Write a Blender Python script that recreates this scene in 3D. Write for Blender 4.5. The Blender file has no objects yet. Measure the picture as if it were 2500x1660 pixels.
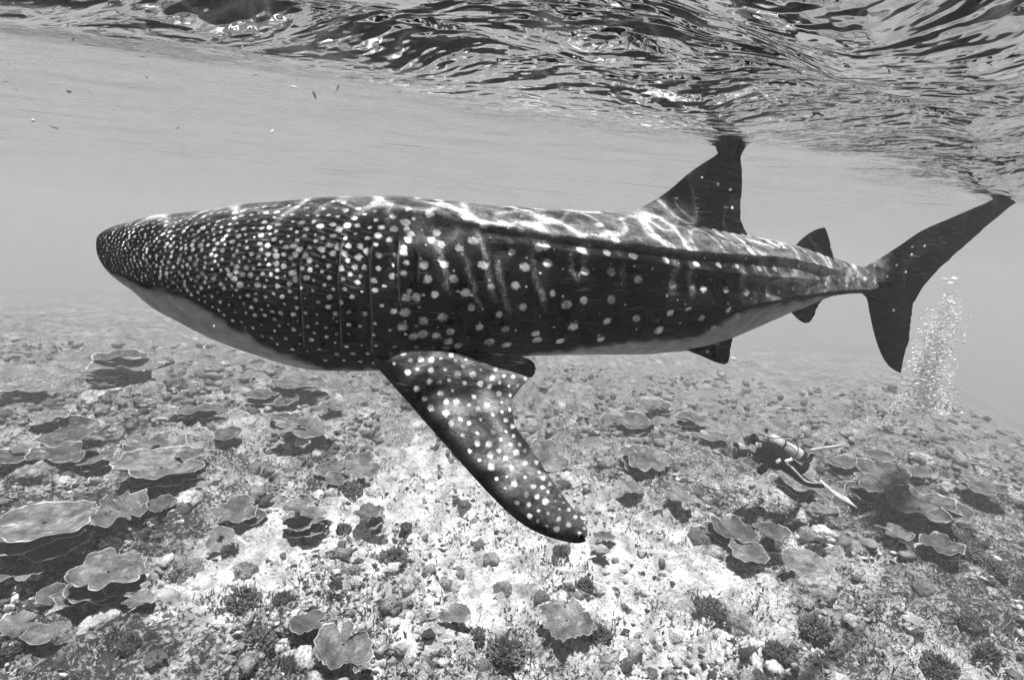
import bpy, bmesh, math, random
import numpy as np
from mathutils import Vector, Matrix, Quaternion

random.seed(7)
RNG = np.random.default_rng(11)
SC = bpy.context.scene
COL = SC.collection

# ------------------------------------------------------------------ camera
CAM_Z = 4.8            # metres above the mean reef level
SURF_Z = 5.47          # mean level of the sea surface
FPX = 1389.0           # focal length in pixels of the 2500 px wide photograph (20 mm on 36 mm)
PITCH = math.atan(269 / FPX)
ROLL = math.atan(0.08)
C0 = np.array([0.0, 0.0, CAM_Z])
FW = np.array([0, math.cos(PITCH), -math.sin(PITCH)])
LU = np.array([0, math.sin(PITCH), math.cos(PITCH)])
LR = np.array([1.0, 0, 0])
RT = LR * math.cos(ROLL) + LU * math.sin(ROLL)
UP = LU * math.cos(ROLL) - LR * math.sin(ROLL)
cam = bpy.data.cameras.new('camera')
cam.lens = 20.0; cam.sensor_width = 36.0; cam.clip_start = 0.05; cam.clip_end = 500
camo = bpy.data.objects.new('camera', cam); COL.objects.link(camo)
camo.matrix_world = Matrix(((RT[0], UP[0], -FW[0], 0), (RT[1], UP[1], -FW[1], 0), (RT[2], UP[2], -FW[2], CAM_Z), (0, 0, 0, 1)))
SC.camera = camo

# ------------------------------------------------------------------ sky, sun, exposure
SUN_EL, SUN_AZ = 86.0, 172.0          # degrees; azimuth from +Y (ahead of the camera) to +X
wd = bpy.data.worlds.new('World'); SC.world = wd; wd.use_nodes = True
wn = wd.node_tree; bg = wn.nodes['Background']
sky = wn.nodes.new('ShaderNodeTexSky'); sky.sky_type = 'NISHITA'; sky.sun_disc = False
sky.sun_elevation = math.radians(SUN_EL); sky.sun_rotation = math.radians(SUN_AZ)
sky.air_density = 0.15; sky.dust_density = 0.0; sky.ozone_density = 3.0
sepc = wn.nodes.new('ShaderNodeSeparateColor')     # black-and-white film behind a red filter: blue sky goes dark
wn.links.new(sky.outputs['Color'], sepc.inputs['Color'])
wn.links.new(sepc.outputs['Red'], bg.inputs['Color'])
bg.inputs['Strength'].default_value = 0.05
wd.cycles.sampling_method = 'NONE'
sl = bpy.data.lights.new('sun', 'SUN'); sl.energy = 5.0; sl.angle = math.radians(2.2); sl.color = (1, 1, 1)
so = bpy.data.objects.new('sun', sl); COL.objects.link(so)
sd = Vector((math.sin(math.radians(SUN_AZ)) * math.cos(math.radians(SUN_EL)), math.cos(math.radians(SUN_AZ)) * math.cos(math.radians(SUN_EL)), math.sin(math.radians(SUN_EL))))
so.rotation_euler = sd.to_track_quat('Z', 'Y').to_euler()
so.location = (0, 5, 30)
SC.view_settings.view_transform = 'Standard'; SC.view_settings.look = 'None'
SC.view_settings.exposure = 1.85; SC.view_settings.gamma = 1.0; SC.view_settings.use_curve_mapping = False
cy = SC.cycles
cy.use_denoising = True; cy.max_bounces = 5; cy.diffuse_bounces = 2; cy.glossy_bounces = 2
cy.transmission_bounces = 4; cy.volume_bounces = 1; cy.transparent_max_bounces = 8
cy.use_adaptive_sampling = True; cy.adaptive_threshold = 0.035; cy.adaptive_min_samples = 12
cy.caustics_reflective = False; cy.caustics_refractive = False; cy.sample_clamp_indirect = 4.0

# ------------------------------------------------------------------ helpers
def unp(px, py, d):
    """photo pixel + distance along the view axis -> world point(s)"""
    px = np.asarray(px, float); py = np.asarray(py, float); d = np.asarray(d, float)
    a = (px - 1250) / FPX; b = (830 - py) / FPX
    return C0 + d[..., None] * (FW + a[..., None] * RT + b[..., None] * UP)
def proj(P):
    Q = np.asarray(P) - C0
    z = Q @ FW
    return 1250 + FPX * (Q @ RT) / z, 830 - FPX * (Q @ UP) / z, z
def V(a): return Vector((float(a[0]), float(a[1]), float(a[2])))

def _hash(ix, iy, iz, seed):
    h = (ix.astype(np.int64) * 374761393 + iy.astype(np.int64) * 668265263 + iz.astype(np.int64) * 2147483647 + seed * 1274126177) & 0xffffffff
    h = ((h ^ (h >> 13)) * 1274126177) & 0xffffffff
    h = ((h ^ (h >> 16)) * 2246822519) & 0xffffffff
    return ((h ^ (h >> 15)) & 0xffffff) / float(0xffffff) * 2 - 1
def vnoise(x, y, z=0.0, seed=0):
    x, y, z = np.broadcast_arrays(np.asarray(x, float), np.asarray(y, float), np.asarray(z, float))
    x0 = np.floor(x); y0 = np.floor(y); z0 = np.floor(z)
    fx, fy, fz = x - x0, y - y0, z - z0
    fx = fx * fx * fx * (fx * (fx * 6 - 15) + 10); fy = fy * fy * fy * (fy * (fy * 6 - 15) + 10); fz = fz * fz * fz * (fz * (fz * 6 - 15) + 10)
    r = 0
    for i in (0, 1):
        for j in (0, 1):
            for k in (0, 1):
                w = (fx if i else 1 - fx) * (fy if j else 1 - fy) * (fz if k else 1 - fz)
                r = r + w * _hash(x0 + i, y0 + j, z0 + k, seed)
    return r
def fbm(x, y, z=0.0, o=4, seed=0, g=0.5, l=2.03):
    s = 0; a = 1.0; f = 1.0
    for i in range(o):
        s = s + a * vnoise(np.asarray(x) * f + i * 17.3, np.asarray(y) * f - i * 9.1, np.asarray(z) * f, seed + i); a *= g; f *= l
    return s
def sstep(a, b, x):
    t = np.clip((np.asarray(x, float) - a) / (b - a), 0, 1); return t * t * (3 - 2 * t)
def pchip(xs, ys):
    xs = np.array(xs, float); ys = np.array(ys, float)
    h = np.diff(xs); dl = np.diff(ys) / h; m = np.zeros_like(xs)
    for i in range(1, len(xs) - 1):
        if dl[i - 1] * dl[i] > 0:
            w1 = 2 * h[i] + h[i - 1]; w2 = h[i] + 2 * h[i - 1]
            m[i] = (w1 + w2) / (w1 / dl[i - 1] + w2 / dl[i])
    m[0] = dl[0]; m[-1] = dl[-1]
    def f(x):
        x = np.clip(np.asarray(x, float), xs[0], xs[-1])
        i = np.clip(np.searchsorted(xs, x) - 1, 0, len(xs) - 2)
        t = (x - xs[i]) / h[i]
        return (ys[i] * (2 * t**3 - 3 * t**2 + 1) + m[i] * h[i] * (t**3 - 2 * t**2 + t) + ys[i + 1] * (-2 * t**3 + 3 * t**2) + m[i + 1] * h[i] * (t**3 - t**2))
    return f
def path(pts, n):
    """smooth curve through points, n samples by arc length"""
    P = np.array(pts, float); s = np.concatenate([[0], np.cumsum(np.linalg.norm(np.diff(P[:, :2], axis=0), axis=1) + 1e-6)]); s /= s[-1]
    t = np.linspace(0, 1, n)
    return np.stack([pchip(s, P[:, k])(t) for k in range(P.shape[1])], -1)

def mesh_np(name, verts, faces, attrs=None, smooth=True):
    """verts (n,3), faces (m,k) with k=3 or 4 -> mesh"""
    me = bpy.data.meshes.new(name)
    verts = np.asarray(verts, np.float32); faces = np.asarray(faces, np.int32)
    k = faces.shape[1]
    me.vertices.add(len(verts)); me.vertices.foreach_set('co', verts.ravel())
    me.loops.add(faces.size); me.loops.foreach_set('vertex_index', faces.ravel())
    me.polygons.add(len(faces)); me.polygons.foreach_set('loop_start', np.arange(0, faces.size, k, dtype=np.int32))
    me.polygons.foreach_set('use_smooth', np.full(len(faces), smooth))
    for nm, a in (attrs or {}).items():
        at = me.attributes.new(nm, 'FLOAT', 'POINT'); at.data.foreach_set('value', np.asarray(a, np.float32).ravel())
    me.update(calc_edges=True); me.validate()
    return me
def grid_faces(nr, nc, wrap=False, off=0):
    i = np.arange(nr - 1)[:, None]; j = np.arange(nc if wrap else nc - 1)[None, :]
    jn = (j + 1) % nc
    return np.stack([i * nc + j, i * nc + jn, (i + 1) * nc + jn, (i + 1) * nc + j], -1).reshape(-1, 4) + off
def add(name, me, mat=None, parent=None, **pr):
    o = bpy.data.objects.new(name, me); COL.objects.link(o)
    if mat is not None and me is not None and not me.materials: me.materials.append(mat)
    if parent is not None: o.parent = parent
    for k, v in pr.items(): o[k] = v
    return o
def thing(name, loc, label, cat, group=None):
    o = bpy.data.objects.new(name, None); COL.objects.link(o); o.location = V(loc); o.empty_display_size = 0.1
    o['label'] = label; o['category'] = cat
    if group: o['group'] = group
    return o
class MB:
    """collects pieces of one part: lathes, tubes, boxes"""
    def __init__(s): s.v = []; s.f = []; s.n = 0
    def put(s, v, f):
        s.v.append(np.asarray(v, float)); s.f += [tuple(int(i) + s.n for i in q) for q in f]; s.n += len(v); return s
    def tube(s, pts, rad, n=12, cap=True, sq=1.0):
        P = np.array(pts, float); m = len(P); R = np.broadcast_to(np.asarray(rad, float), (m,))
        T = np.gradient(P, axis=0); T /= np.linalg.norm(T, axis=1)[:, None] + 1e-9
        a = np.array([0, 0, 1.0]) if abs(T[0][2]) < 0.9 else np.array([1.0, 0, 0])
        vs = []
        u = np.cross(T[0], a); u /= np.linalg.norm(u)
        for i in range(m):
            u = u - T[i] * (u @ T[i]); u /= np.linalg.norm(u) + 1e-9; w = np.cross(T[i], u)
            th = np.linspace(0, 2 * math.pi, n, endpoint=False)
            vs.append(P[i] + R[i] * (np.cos(th)[:, None] * u + sq * np.sin(th)[:, None] * w))
        vs = np.concatenate(vs); f = [tuple(q) for q in grid_faces(m, n, True)]
        if cap: f += [tuple(range(n - 1, -1, -1)), tuple(range((m - 1) * n, m * n))]
        return s.put(vs, f)
    def box(s, c, ax, size, bev=0.15):
        """box with chamfered edges; ax = 3 axes, size = full sizes"""
        ax = np.array(ax, float); h = np.array(size, float) / 2; b = bev * h.min()
        bm = bmesh.new(); bmesh.ops.create_cube(bm, size=1)
        for v in bm.verts: v.co = Vector((v.co.x * 2 * h[0], v.co.y * 2 * h[1], v.co.z * 2 * h[2]))
        bmesh.ops.bevel(bm, geom=bm.edges[:] + bm.verts[:], offset=b, segments=2, affect='EDGES', profile=0.6)
        bm.verts.index_update()
        vv = np.array([v.co[:] for v in bm.verts]) @ ax + np.array(c); ff = [[v.index for v in q.verts] for q in bm.faces]; bm.free()
        return s.put(vv, ff)
    def build(s, name, mat, parent=None, smooth=True, **pr):
        me = bpy.data.meshes.new(name); vv = np.concatenate(s.v)
        off = np.zeros(3)
        if parent is not None: off = np.array(parent.matrix_world.translation if parent.matrix_world.translation.length else parent.location)
        me.from_pydata([tuple(q) for q in (vv - off)], [], s.f); me.update()
        for p in me.polygons: p.use_smooth = smooth
        return add(name, me, mat, parent, **pr)

# ------------------------------------------------------------------ materials
def new_mat(name):
    m = bpy.data.materials.new(name); m.use_nodes = True
    nt = m.node_tree; b = nt.nodes.get('Principled BSDF')
    return m, nt, b
def N(nt, t, **kw):
    n = nt.nodes.new(t)
    for k, v in kw.items():
        if k in n.inputs: n.inputs[k].default_value = v
        else: setattr(n, k, v)
    return n
def math_n(nt, op, a, b=None, c=None, clamp=False):
    n = nt.nodes.new('ShaderNodeMath'); n.operation = op; n.use_clamp = clamp
    for i, q in enumerate((a, b, c)):
        if q is None: continue
        if isinstance(q, (int, float)): n.inputs[i].default_value = q
        else: nt.links.new(q, n.inputs[i])
    return n.outputs[0]
def mix_f(nt, f, a, b):
    n = nt.nodes.new('ShaderNodeMix'); n.data_type = 'FLOAT'
    for i, q in ((0, f), (2, a), (3, b)):
        if isinstance(q, (int, float)): n.inputs[i].default_value = q
        else: nt.links.new(q, n.inputs[i])
    return n.outputs[0]
def rng_n(nt, v, a, b, c=0.0, d=1.0, interp='SMOOTHSTEP'):
    n = nt.nodes.new('ShaderNodeMapRange'); n.interpolation_type = interp
    n.inputs[1].default_value = a; n.inputs[2].default_value = b; n.inputs[3].default_value = c; n.inputs[4].default_value = d
    nt.links.new(v, n.inputs[0]); return n.outputs[0]
def noise_n(nt, vec, scale, detail=3, rough=0.55, dist=0.0):
    n = N(nt, 'ShaderNodeTexNoise', Scale=scale, Detail=detail, Roughness=rough, Distortion=dist)
    if vec is not None: nt.links.new(vec, n.inputs['Vector'])
    return n.outputs['Fac']
def attr_n(nt, nm): return N(nt, 'ShaderNodeAttribute', attribute_name=nm).outputs['Fac']
def obj_vec(nt): return nt.nodes.new('ShaderNodeTexCoord').outputs['Object']
def pos_vec(nt): return nt.nodes.new('ShaderNodeNewGeometry').outputs['Position']
def bump_n(nt, h, strength, dist):
    n = N(nt, 'ShaderNodeBump', Strength=strength, Distance=dist); nt.links.new(h, n.inputs['Height']); return n.outputs['Normal']
def simple(name, col, rough=0.6, spec=0.2, metal=0.0, var=0.15, scale=20.0, bump=0.0):
    m, nt, b = new_mat(name)
    nz = noise_n(nt, obj_vec(nt), scale, 4)
    v = rng_n(nt, nz, 0.3, 0.7, col * (1 - var), col * (1 + var))
    nt.links.new(v, b.inputs['Base Color'])
    b.inputs['Roughness'].default_value = rough; b.inputs['Specular IOR Level'].default_value = spec; b.inputs['Metallic'].default_value = metal
    if bump: nt.links.new(bump_n(nt, nz, bump, 0.02), b.inputs['Normal'])
    return m

# ================================================================== THE SETTING
# ------------------------------------------------------------------ reef floor
def ground(x, y):
    x = np.asarray(x, float); y = np.asarray(y, float)
    z = 0.26 * fbm(x * 0.45 + 3, y * 0.45, 0, 2, 1) + 0.10 * fbm(x * 1.3, y * 1.3, 0, 2, 5)
    far_ = np.maximum(0, y - 15 + 2.0 * vnoise(x * 0.15, 0.0, 0, 3))
    z = z - 0.105 * far_ - 0.25 * far_ ** 2 / (far_ + 40) * 0.15
    r = np.maximum(0, x - 0.62 * y - 1.9)
    z = z - 0.16 * r ** 1.3
    l = np.maximum(0, -x - 0.62 * y - 2.5)
    z = z - 0.03 * l ** 1.3
    return np.maximum(z, -14 - 0.0 * x)
def ground_fine(x, y):
    n1 = fbm(x * 3.1, y * 3.1, 0, 3, 21); n2 = fbm(x * 9.0, y * 9.0, 0, 2, 31)
    n3 = fbm(x * 21.0, y * 21.0, 0, 2, 33)
    return 0.13 * np.abs(n1) ** 1.15 * np.sign(n1) + 0.055 * n2 + 0.018 * n3
def hit(px, py, h=0.0):
    """where the sight line through a photo pixel meets the reef, h metres above it"""
    d = FW + (px - 1250) / FPX * RT + (830 - py) / FPX * UP
    t = (CAM_Z - h) / -d[2]
    for _ in range(25):
        P = C0 + t * d
        t2 = (CAM_Z - h - float(ground(P[0], P[1]))) / -d[2]
        t = 0.5 * t + 0.5 * t2
    return C0 + t * d, t

def sinh_axis(n, c, a, lo, hi):
    u0, u1 = math.asinh((lo - c) / a), math.asinh((hi - c) / a)
    return c + a * np.sinh(np.linspace(u0, u1, n))
gx = sinh_axis(510, 0.0, 4.5, -290, 290); gy = sinh_axis(500, 6.5, 3.6, -12, 290)
GX, GY = np.meshgrid(gx, gy)
fade = np.clip(1.3 - np.hypot(GX, GY) / 45, 0.0, 1)
GZ = ground(GX, GY) + ground_fine(GX, GY) * fade
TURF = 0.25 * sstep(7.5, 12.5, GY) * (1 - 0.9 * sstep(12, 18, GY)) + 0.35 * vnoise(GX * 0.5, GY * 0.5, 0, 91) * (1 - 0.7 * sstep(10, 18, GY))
for px_, py_, r_, a_ in ((90, 1470, 1.5, 1.1), (250, 1560, 1.1, 1.0), (60, 1300, 1.9, .9), (330, 1300, 1.1, .8), (300, 1180, 1.3, .7), (1230, 1600, 0.7, .8), (700, 1600, 0.8, .6), (2350, 1340, 2.2, .9), (2440, 1500, 1.4, .7), (1980, 1500, 0.7, .6), (1500, 1560, 0.6, .5), (2200, 1200, 2.0, .7), (100, 1100, 2.2, .4), (780, 1180, 0.9, .5), (1350, 1100, 1.3, .5), (1850, 1330, 0.9, .5)):
    q_, _ = hit(px_, py_); TURF = np.maximum(TURF, a_ * np.exp(-((GX - q_[0]) ** 2 + (GY - q_[1]) ** 2) / r_ ** 2))
for px_, py_, r_, a_ in ((1050, 1330, 1.7, 1.1), (1600, 1420, 1.6, 1.0), (480, 1450, 0.9, .9), (1150, 1150, 1.6, .9), (1100, 1560, 0.8, .8), (1650, 1600, 1.0, .7), (640, 1330, 0.8, .7)):
    q_, _ = hit(px_, py_); TURF = TURF - a_ * np.exp(-((GX - q_[0]) ** 2 + (GY - q_[1]) ** 2) / r_ ** 2)
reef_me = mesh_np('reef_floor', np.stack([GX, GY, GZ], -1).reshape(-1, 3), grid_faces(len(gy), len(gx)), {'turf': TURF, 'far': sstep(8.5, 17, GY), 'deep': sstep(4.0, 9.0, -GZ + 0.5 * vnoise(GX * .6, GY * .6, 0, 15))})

m_sand, nt, b = new_mat('coral_sand')
pv = pos_vec(nt)
big = noise_n(nt, pv, 0.8, 4, 0.6)
mid = noise_n(nt, pv, 4.5, 5, 0.65, 0.6)
fin = noise_n(nt, pv, 19.0, 4, 0.72, 0.5)
vor = N(nt, 'ShaderNodeTexVoronoi', Scale=13.0, Randomness=1.0); nt.links.new(pv, vor.inputs['Vector'])
turf = math_n(nt, 'ADD', math_n(nt, 'MULTIPLY', big, 0.35), math_n(nt, 'ADD', math_n(nt, 'MULTIPLY', mid, 0.45), math_n(nt, 'MULTIPLY', fin, 0.80)))
turf = math_n(nt, 'ADD', turf, math_n(nt, 'MULTIPLY', attr_n(nt, 'turf'), 0.13))
dark = rng_n(nt, turf, 0.80, 0.90)                       # turf algae and dead rubble between the sand
alb = mix_f(nt, dark, mix_f(nt, attr_n(nt, 'far'), rng_n(nt, attr_n(nt, 'turf'), -0.7, 0.6, 0.84, 0.44), 0.35), rng_n(nt, attr_n(nt, 'far'), 0, 1, 0.075, 0.19))  # far sand and turf pulled towards mid grey: haze put into the colour
alb = mix_f(nt, attr_n(nt, 'deep'), alb, math_n(nt, 'MULTIPLY', mid, 0.48))     # deeper floor darkened: the dimmer water below put into its colour
speck = rng_n(nt, vor.outputs['Distance'], 0.10, 0.28, 0.45, 1.0)
spm = rng_n(nt, fin, 0.48, 0.60)
alb = math_n(nt, 'MULTIPLY', alb, mix_f(nt, spm, speck, 1.0))
nt.links.new(alb, b.inputs['Base Color'])
b.inputs['Roughness'].default_value = 0.95; b.inputs['Specular IOR Level'].default_value = 0.02
hgt = math_n(nt, 'ADD', math_n(nt, 'MULTIPLY', mid, 0.8), math_n(nt, 'ADD', fin, math_n(nt, 'MULTIPLY', vor.outputs['Distance'], 0.5)))
nt.links.new(bump_n(nt, hgt, 1.0, 0.09), b.inputs['Normal'])
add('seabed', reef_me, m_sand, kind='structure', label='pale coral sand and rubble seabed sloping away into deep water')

# ------------------------------------------------------------------ sea surface seen from below
wx = sinh_axis(490, 0.8, 2.2, -290, 290); wy = sinh_axis(480, 2.6, 1.7, -14, 290)
WX, WY = np.meshgrid(wx, wy)
WZ = np.zeros_like(WX)
wr = np.random.default_rng(5)
for i in range(46):
    L = 0.36 * (3.2 / 0.36) ** (i / 45.0)
    k = 2 * math.pi / L
    ang = math.radians(112) + wr.normal(0, 0.50)
    amp = 0.0108 * L ** 1.08 * wr.uniform(0.6, 1.4)
    ph = wr.uniform(0, 6.28)
    arg = k * (WX * math.cos(ang) + WY * math.sin(ang)) + ph + 0.9 * vnoise(WX * 0.7, WY * 0.7, 0, 60 + i)
    WZ += amp * (np.sin(arg) + 0.32 * np.cos(2 * arg))
calm = 1 - 0.975 * sstep(1.9, 3.9, WY - 0.42 * WX + 0.8 * vnoise(WX * 0.5, WY * 0.5, 0, 51))
WZ *= np.clip(1.25 - np.hypot(WX, WY) / 40, 0.02, 1.0) * (0.05 + 0.95 * calm)
for fp in (unp(1790, 376, np.array(4.17)), unp(2470, 489, np.array(5.70))):      # level at the two fin tips
    iy, ix = np.abs(wy - fp[1]).argmin(), np.abs(wx - fp[0]).argmin()
    WZ -= (WZ[iy, ix] + SURF_Z - fp[2] + 0.02) * np.exp(-((WX - fp[0]) ** 2 + (WY - fp[1]) ** 2) / 0.7 ** 2)
wmesh = mesh_np('sea_surface', np.stack([WX, WY, SURF_Z + WZ], -1).reshape(-1, 3), grid_faces(len(wy), len(wx)), {'chop': calm})
m_wat = bpy.data.materials.new('sea_surface'); m_wat.use_nodes = True; nt = m_wat.node_tree
nt.nodes.remove(nt.nodes['Principled BSDF']); out = nt.nodes['Material Output']
pv = pos_vec(nt)
mp = N(nt, 'ShaderNodeMapping'); mp.inputs['Scale'].default_value = (0.55, 1.25, 1.0); mp.inputs['Rotation'].default_value = (0, 0, math.radians(20)); nt.links.new(pv, mp.inputs['Vector'])
r1 = noise_n(nt, mp.outputs[0], 3.9, 2, 0.58, 0.0)
r2 = noise_n(nt, mp.outputs[0], 19.0, 1, 0.5, 0.0)
for q in nt.nodes:
    if q.type == 'TEX_NOISE': q.noise_dimensions = '2D'
rip = math_n(nt, 'ADD', r1, math_n(nt, 'MULTIPLY', r2, 0.19))
rip = math_n(nt, 'MULTIPLY', rip, attr_n(nt, 'chop'))
nrm = bump_n(nt, rip, 1.0, 0.23)
fr = N(nt, 'ShaderNodeFresnel', IOR=1.333); nt.links.new(nrm, fr.inputs['Normal'])
gl = N(nt, 'ShaderNodeBsdfGlossy', Roughness=0.02); nt.links.new(nrm, gl.inputs['Normal']); gl.inputs['Color'].default_value = (0.97, 0.97, 0.97, 1)
tr = nt.nodes.new('ShaderNodeBsdfTransparent')
# caustic net painted into the surface transparency, to dapple the sunlight below
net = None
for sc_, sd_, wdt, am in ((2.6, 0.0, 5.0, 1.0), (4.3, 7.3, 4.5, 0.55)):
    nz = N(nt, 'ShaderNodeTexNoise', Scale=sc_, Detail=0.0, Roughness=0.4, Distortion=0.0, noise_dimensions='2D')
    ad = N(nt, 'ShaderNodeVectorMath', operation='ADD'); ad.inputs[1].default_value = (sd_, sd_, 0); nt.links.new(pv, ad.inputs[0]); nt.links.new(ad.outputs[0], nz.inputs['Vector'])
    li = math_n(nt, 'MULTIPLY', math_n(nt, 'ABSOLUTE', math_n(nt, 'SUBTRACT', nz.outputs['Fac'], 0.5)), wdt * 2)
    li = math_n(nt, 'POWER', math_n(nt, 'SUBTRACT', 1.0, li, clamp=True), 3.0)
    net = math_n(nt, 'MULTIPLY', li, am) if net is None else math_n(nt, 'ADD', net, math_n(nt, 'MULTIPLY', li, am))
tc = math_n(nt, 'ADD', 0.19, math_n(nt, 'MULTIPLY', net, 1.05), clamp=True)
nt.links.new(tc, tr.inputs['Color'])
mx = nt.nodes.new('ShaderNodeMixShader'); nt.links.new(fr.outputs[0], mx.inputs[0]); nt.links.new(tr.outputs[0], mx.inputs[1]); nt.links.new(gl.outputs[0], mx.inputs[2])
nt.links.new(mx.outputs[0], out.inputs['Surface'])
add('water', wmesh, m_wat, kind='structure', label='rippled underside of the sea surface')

# ------------------------------------------------------------------ the water itself: even haze
hm = bpy.data.materials.new('haze'); hm.use_nodes = True; nt = hm.node_tree; nt.nodes.remove(nt.nodes['Principled BSDF'])
pvn = nt.nodes.new('ShaderNodeVolumePrincipled'); pvn.inputs['Color'].default_value = (0.88, 0.88, 0.88, 1)
pvn.inputs['Density'].default_value = 0.0122; pvn.inputs['Anisotropy'].default_value = 0.35
nt.links.new(pvn.outputs[0], nt.nodes['Material Output'].inputs['Volume'])
hb = bpy.data.meshes.new('haze')
x0, x1, y0, y1, z0, z1 = -300, 300, -16, 300, -15.2, SURF_Z + 0.62
hb.from_pydata([(x0, y0, z0), (x1, y0, z0), (x1, y1, z0), (x0, y1, z0), (x0, y0, z1), (x1, y0, z1), (x1, y1, z1), (x0, y1, z1)], [],
               [(3, 2, 1, 0), (4, 5, 6, 7), (0, 1, 5, 4), (1, 2, 6, 5), (2, 3, 7, 6), (3, 0, 4, 7)]); hb.update()
add('haze', hb, hm, kind='stuff', label='pale hazy sea water filling the scene')

# ================================================================== THE WHALE SHARK
TOPL = [(240.5, 588), (245, 578), (252, 571), (262, 566), (280, 558), (302, 551), (369, 538.5), (420, 529.5), (505, 521.5), (606, 507.5), (742, 495), (860, 487), (940, 487.5), (1035, 496), (1137, 506), (1239, 514), (1374, 519.5), (1510, 524), (1620, 540), (1720, 560), (1826, 580), (1906, 596), (1990, 621), (2071, 643), (2130, 662), (2185, 684)]
BOTL = [(240.5, 590), (245, 604), (251, 619), (264, 648), (278, 666), (302, 688), (352, 721), (420, 769), (488, 805), (556, 836), (640, 866), (725, 892), (793, 902), (860, 905), (960, 902), (1060, 889), (1170, 876), (1300, 869), (1440, 866), (1560, 863), (1672, 856), (1750, 835), (1799, 813), (1849, 794), (1933, 761), (2025, 727), (2100, 712), (2150, 703), (2185, 696)]
_q = lambda x: np.sqrt(np.asarray(x, float) - 240)
fT = pchip(_q([p[0] for p in TOPL]), [p[1] for p in TOPL]); fB = pchip(_q([p[0] for p in BOTL]), [p[1] for p in BOTL])
fD = pchip([240, 420, 600, 900, 1300, 1750, 2000, 2185], [3.42, 3.32, 3.26, 3.22, 3.45, 4.10, 4.62, 5.05])
fW = pchip([240, 300, 420, 600, 800, 1000, 1500, 1900, 2050, 2120, 2185], [0.75, 0.85, 1.0, 1.02, 0.95, 0.92, 0.86, 0.76, 0.52, 0.24, 0.04])
NS, NV = 820, 251                  # NV: half the girth, back (0) to belly (pi), mirrored
sx = 240.6 + (2184 - 240.6) * (0.30 * np.linspace(0, 1, NS) ** 2.2 + 0.70 * np.linspace(0, 1, NS) ** 1.15)
yT, yB = fT(_q(sx)), fB(_q(sx)); yC = (yT + yB) / 2; dC = fD(sx)
hh = (yB - yT) / 2 / FPX * dC; hw = hh * fW(sx)
CEN = unp(sx, yC, dC)
TAN = np.gradient(CEN, axis=0)
kk = np.hanning(61); kk /= kk.sum()
TANs = np.stack([np.convolve(np.pad(TAN[:, i], 30, mode='edge'), kk, 'valid') for i in range(3)], -1)
TANs = TANs - UP * (TANs @ UP)[:, None]
TANs[:125] = TANs[125]
TANs /= np.linalg.norm(TANs, axis=1)[:, None]
SIDE = np.cross(TANs, UP); SIDE /= np.linalg.norm(SIDE, axis=1)[:, None]      # towards the camera
if (SIDE[400] @ FW) > 0: SIDE = -SIDE
vv = np.linspace(0, math.pi, NV)
cv, sv = np.cos(vv), np.sin(vv)
se = 2 / 2.15
cc = np.sign(cv) * np.abs(cv) ** se; ss = np.abs(sv) ** se
near = CEN[:, None] + UP * (hh[:, None] * cc)[..., None] + SIDE[:, None] * (hw[:, None] * ss)[..., None]
PX, PY, PZ = proj(near)
ND = UP * (cv[None, :, None]) + SIDE[:, None] * (sv[None, :, None])            # outward
# --- ridges along the flank, gill slits, mouth: raised or cut into the skin
def line_y(pts): return pchip([p[0] for p in pts], [p[1] for p in pts])
bulge = np.zeros((NS, NV)); gill = np.zeros((NS, NV)); lip = np.zeros((NS, NV))
RID = [([(880, 508), (1035, 528), (1137, 548), (1239, 567), (1340, 584), (1510, 603), (1700, 622), (1925, 640), (2040, 660)], 0.040),
       ([(1130, 585), (1239, 597), (1323, 609), (1442, 630), (1577, 646), (1700, 661), (1868, 677), (1990, 682)], 0.038),
       ([(1500, 748), (1700, 745), (1860, 735), (1960, 722), (2036, 711), (2181, 700)], 0.028)]
for pts, am in RID:
    f = line_y(pts); x0, x1 = pts[0][0], pts[-1][0]
    dy = (PY - f(PX)) * PZ / FPX
    env = sstep(x0, x0 + 180, PX) * (1 - sstep(x1 - 60, x1 + 40, PX))
    up_ = np.exp(-np.clip(-dy, 0, 9) / 0.075); dn_ = np.exp(-(np.clip(dy, 0, 9) / 0.022) ** 2)
    bulge += am * env * np.where(dy < 0, up_, dn_)
GILLS = [[(755, 592), (735, 622), (728, 650), (727, 690), (732, 755), (738, 850)], [(833, 585), (825, 620), (821, 690), (826, 755), (828, 866)],
         [(906, 585), (898, 640), (899, 707), (904, 789), (903, 868)], [(972, 585), (967, 640), (968, 700), (975, 760)], [(1010, 606), (1018, 622), (1018, 660), (1017, 692)]]
for g in GILLS:
    f = pchip([p[1] for p in g], [p[0] for p in g]); y0, y1 = g[0][1], g[-1][1]
    dx = (PX - f(PY)) * PZ / FPX
    env = sstep(y0 - 4, y0 + 18, PY) * (1 - sstep(y1 - 20, y1 + 2, PY))
    bulge += env * (-0.016 * np.exp(-(dx / 0.008) ** 2) + 0.008 * np.exp(-np.clip(dx, 0, 9) / 0.03) * (dx > 0) - 0.010 * np.exp(-np.clip(-dx, 0, 9) / 0.05) * (dx < 0))
    gill = np.maximum(gill, env * np.exp(-((dx + 0.003) / 0.008) ** 2)); lip = np.maximum(lip, env * np.exp(-((dx - 0.009) / 0.0045) ** 2))
mouth = [(244, 600), (256, 632), (272, 652), (300, 672), (340, 692), (385, 707)]
fm = line_y(mouth); dm = (PY - fm(PX)) * PZ / FPX; em = (PX > 242) * (1 - sstep(350, 388, PX))
bulge += em * (-0.014 * np.exp(-(dm / 0.008) ** 2)); gill = np.maximum(gill, em * np.exp(-(dm / 0.008) ** 2))
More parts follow.
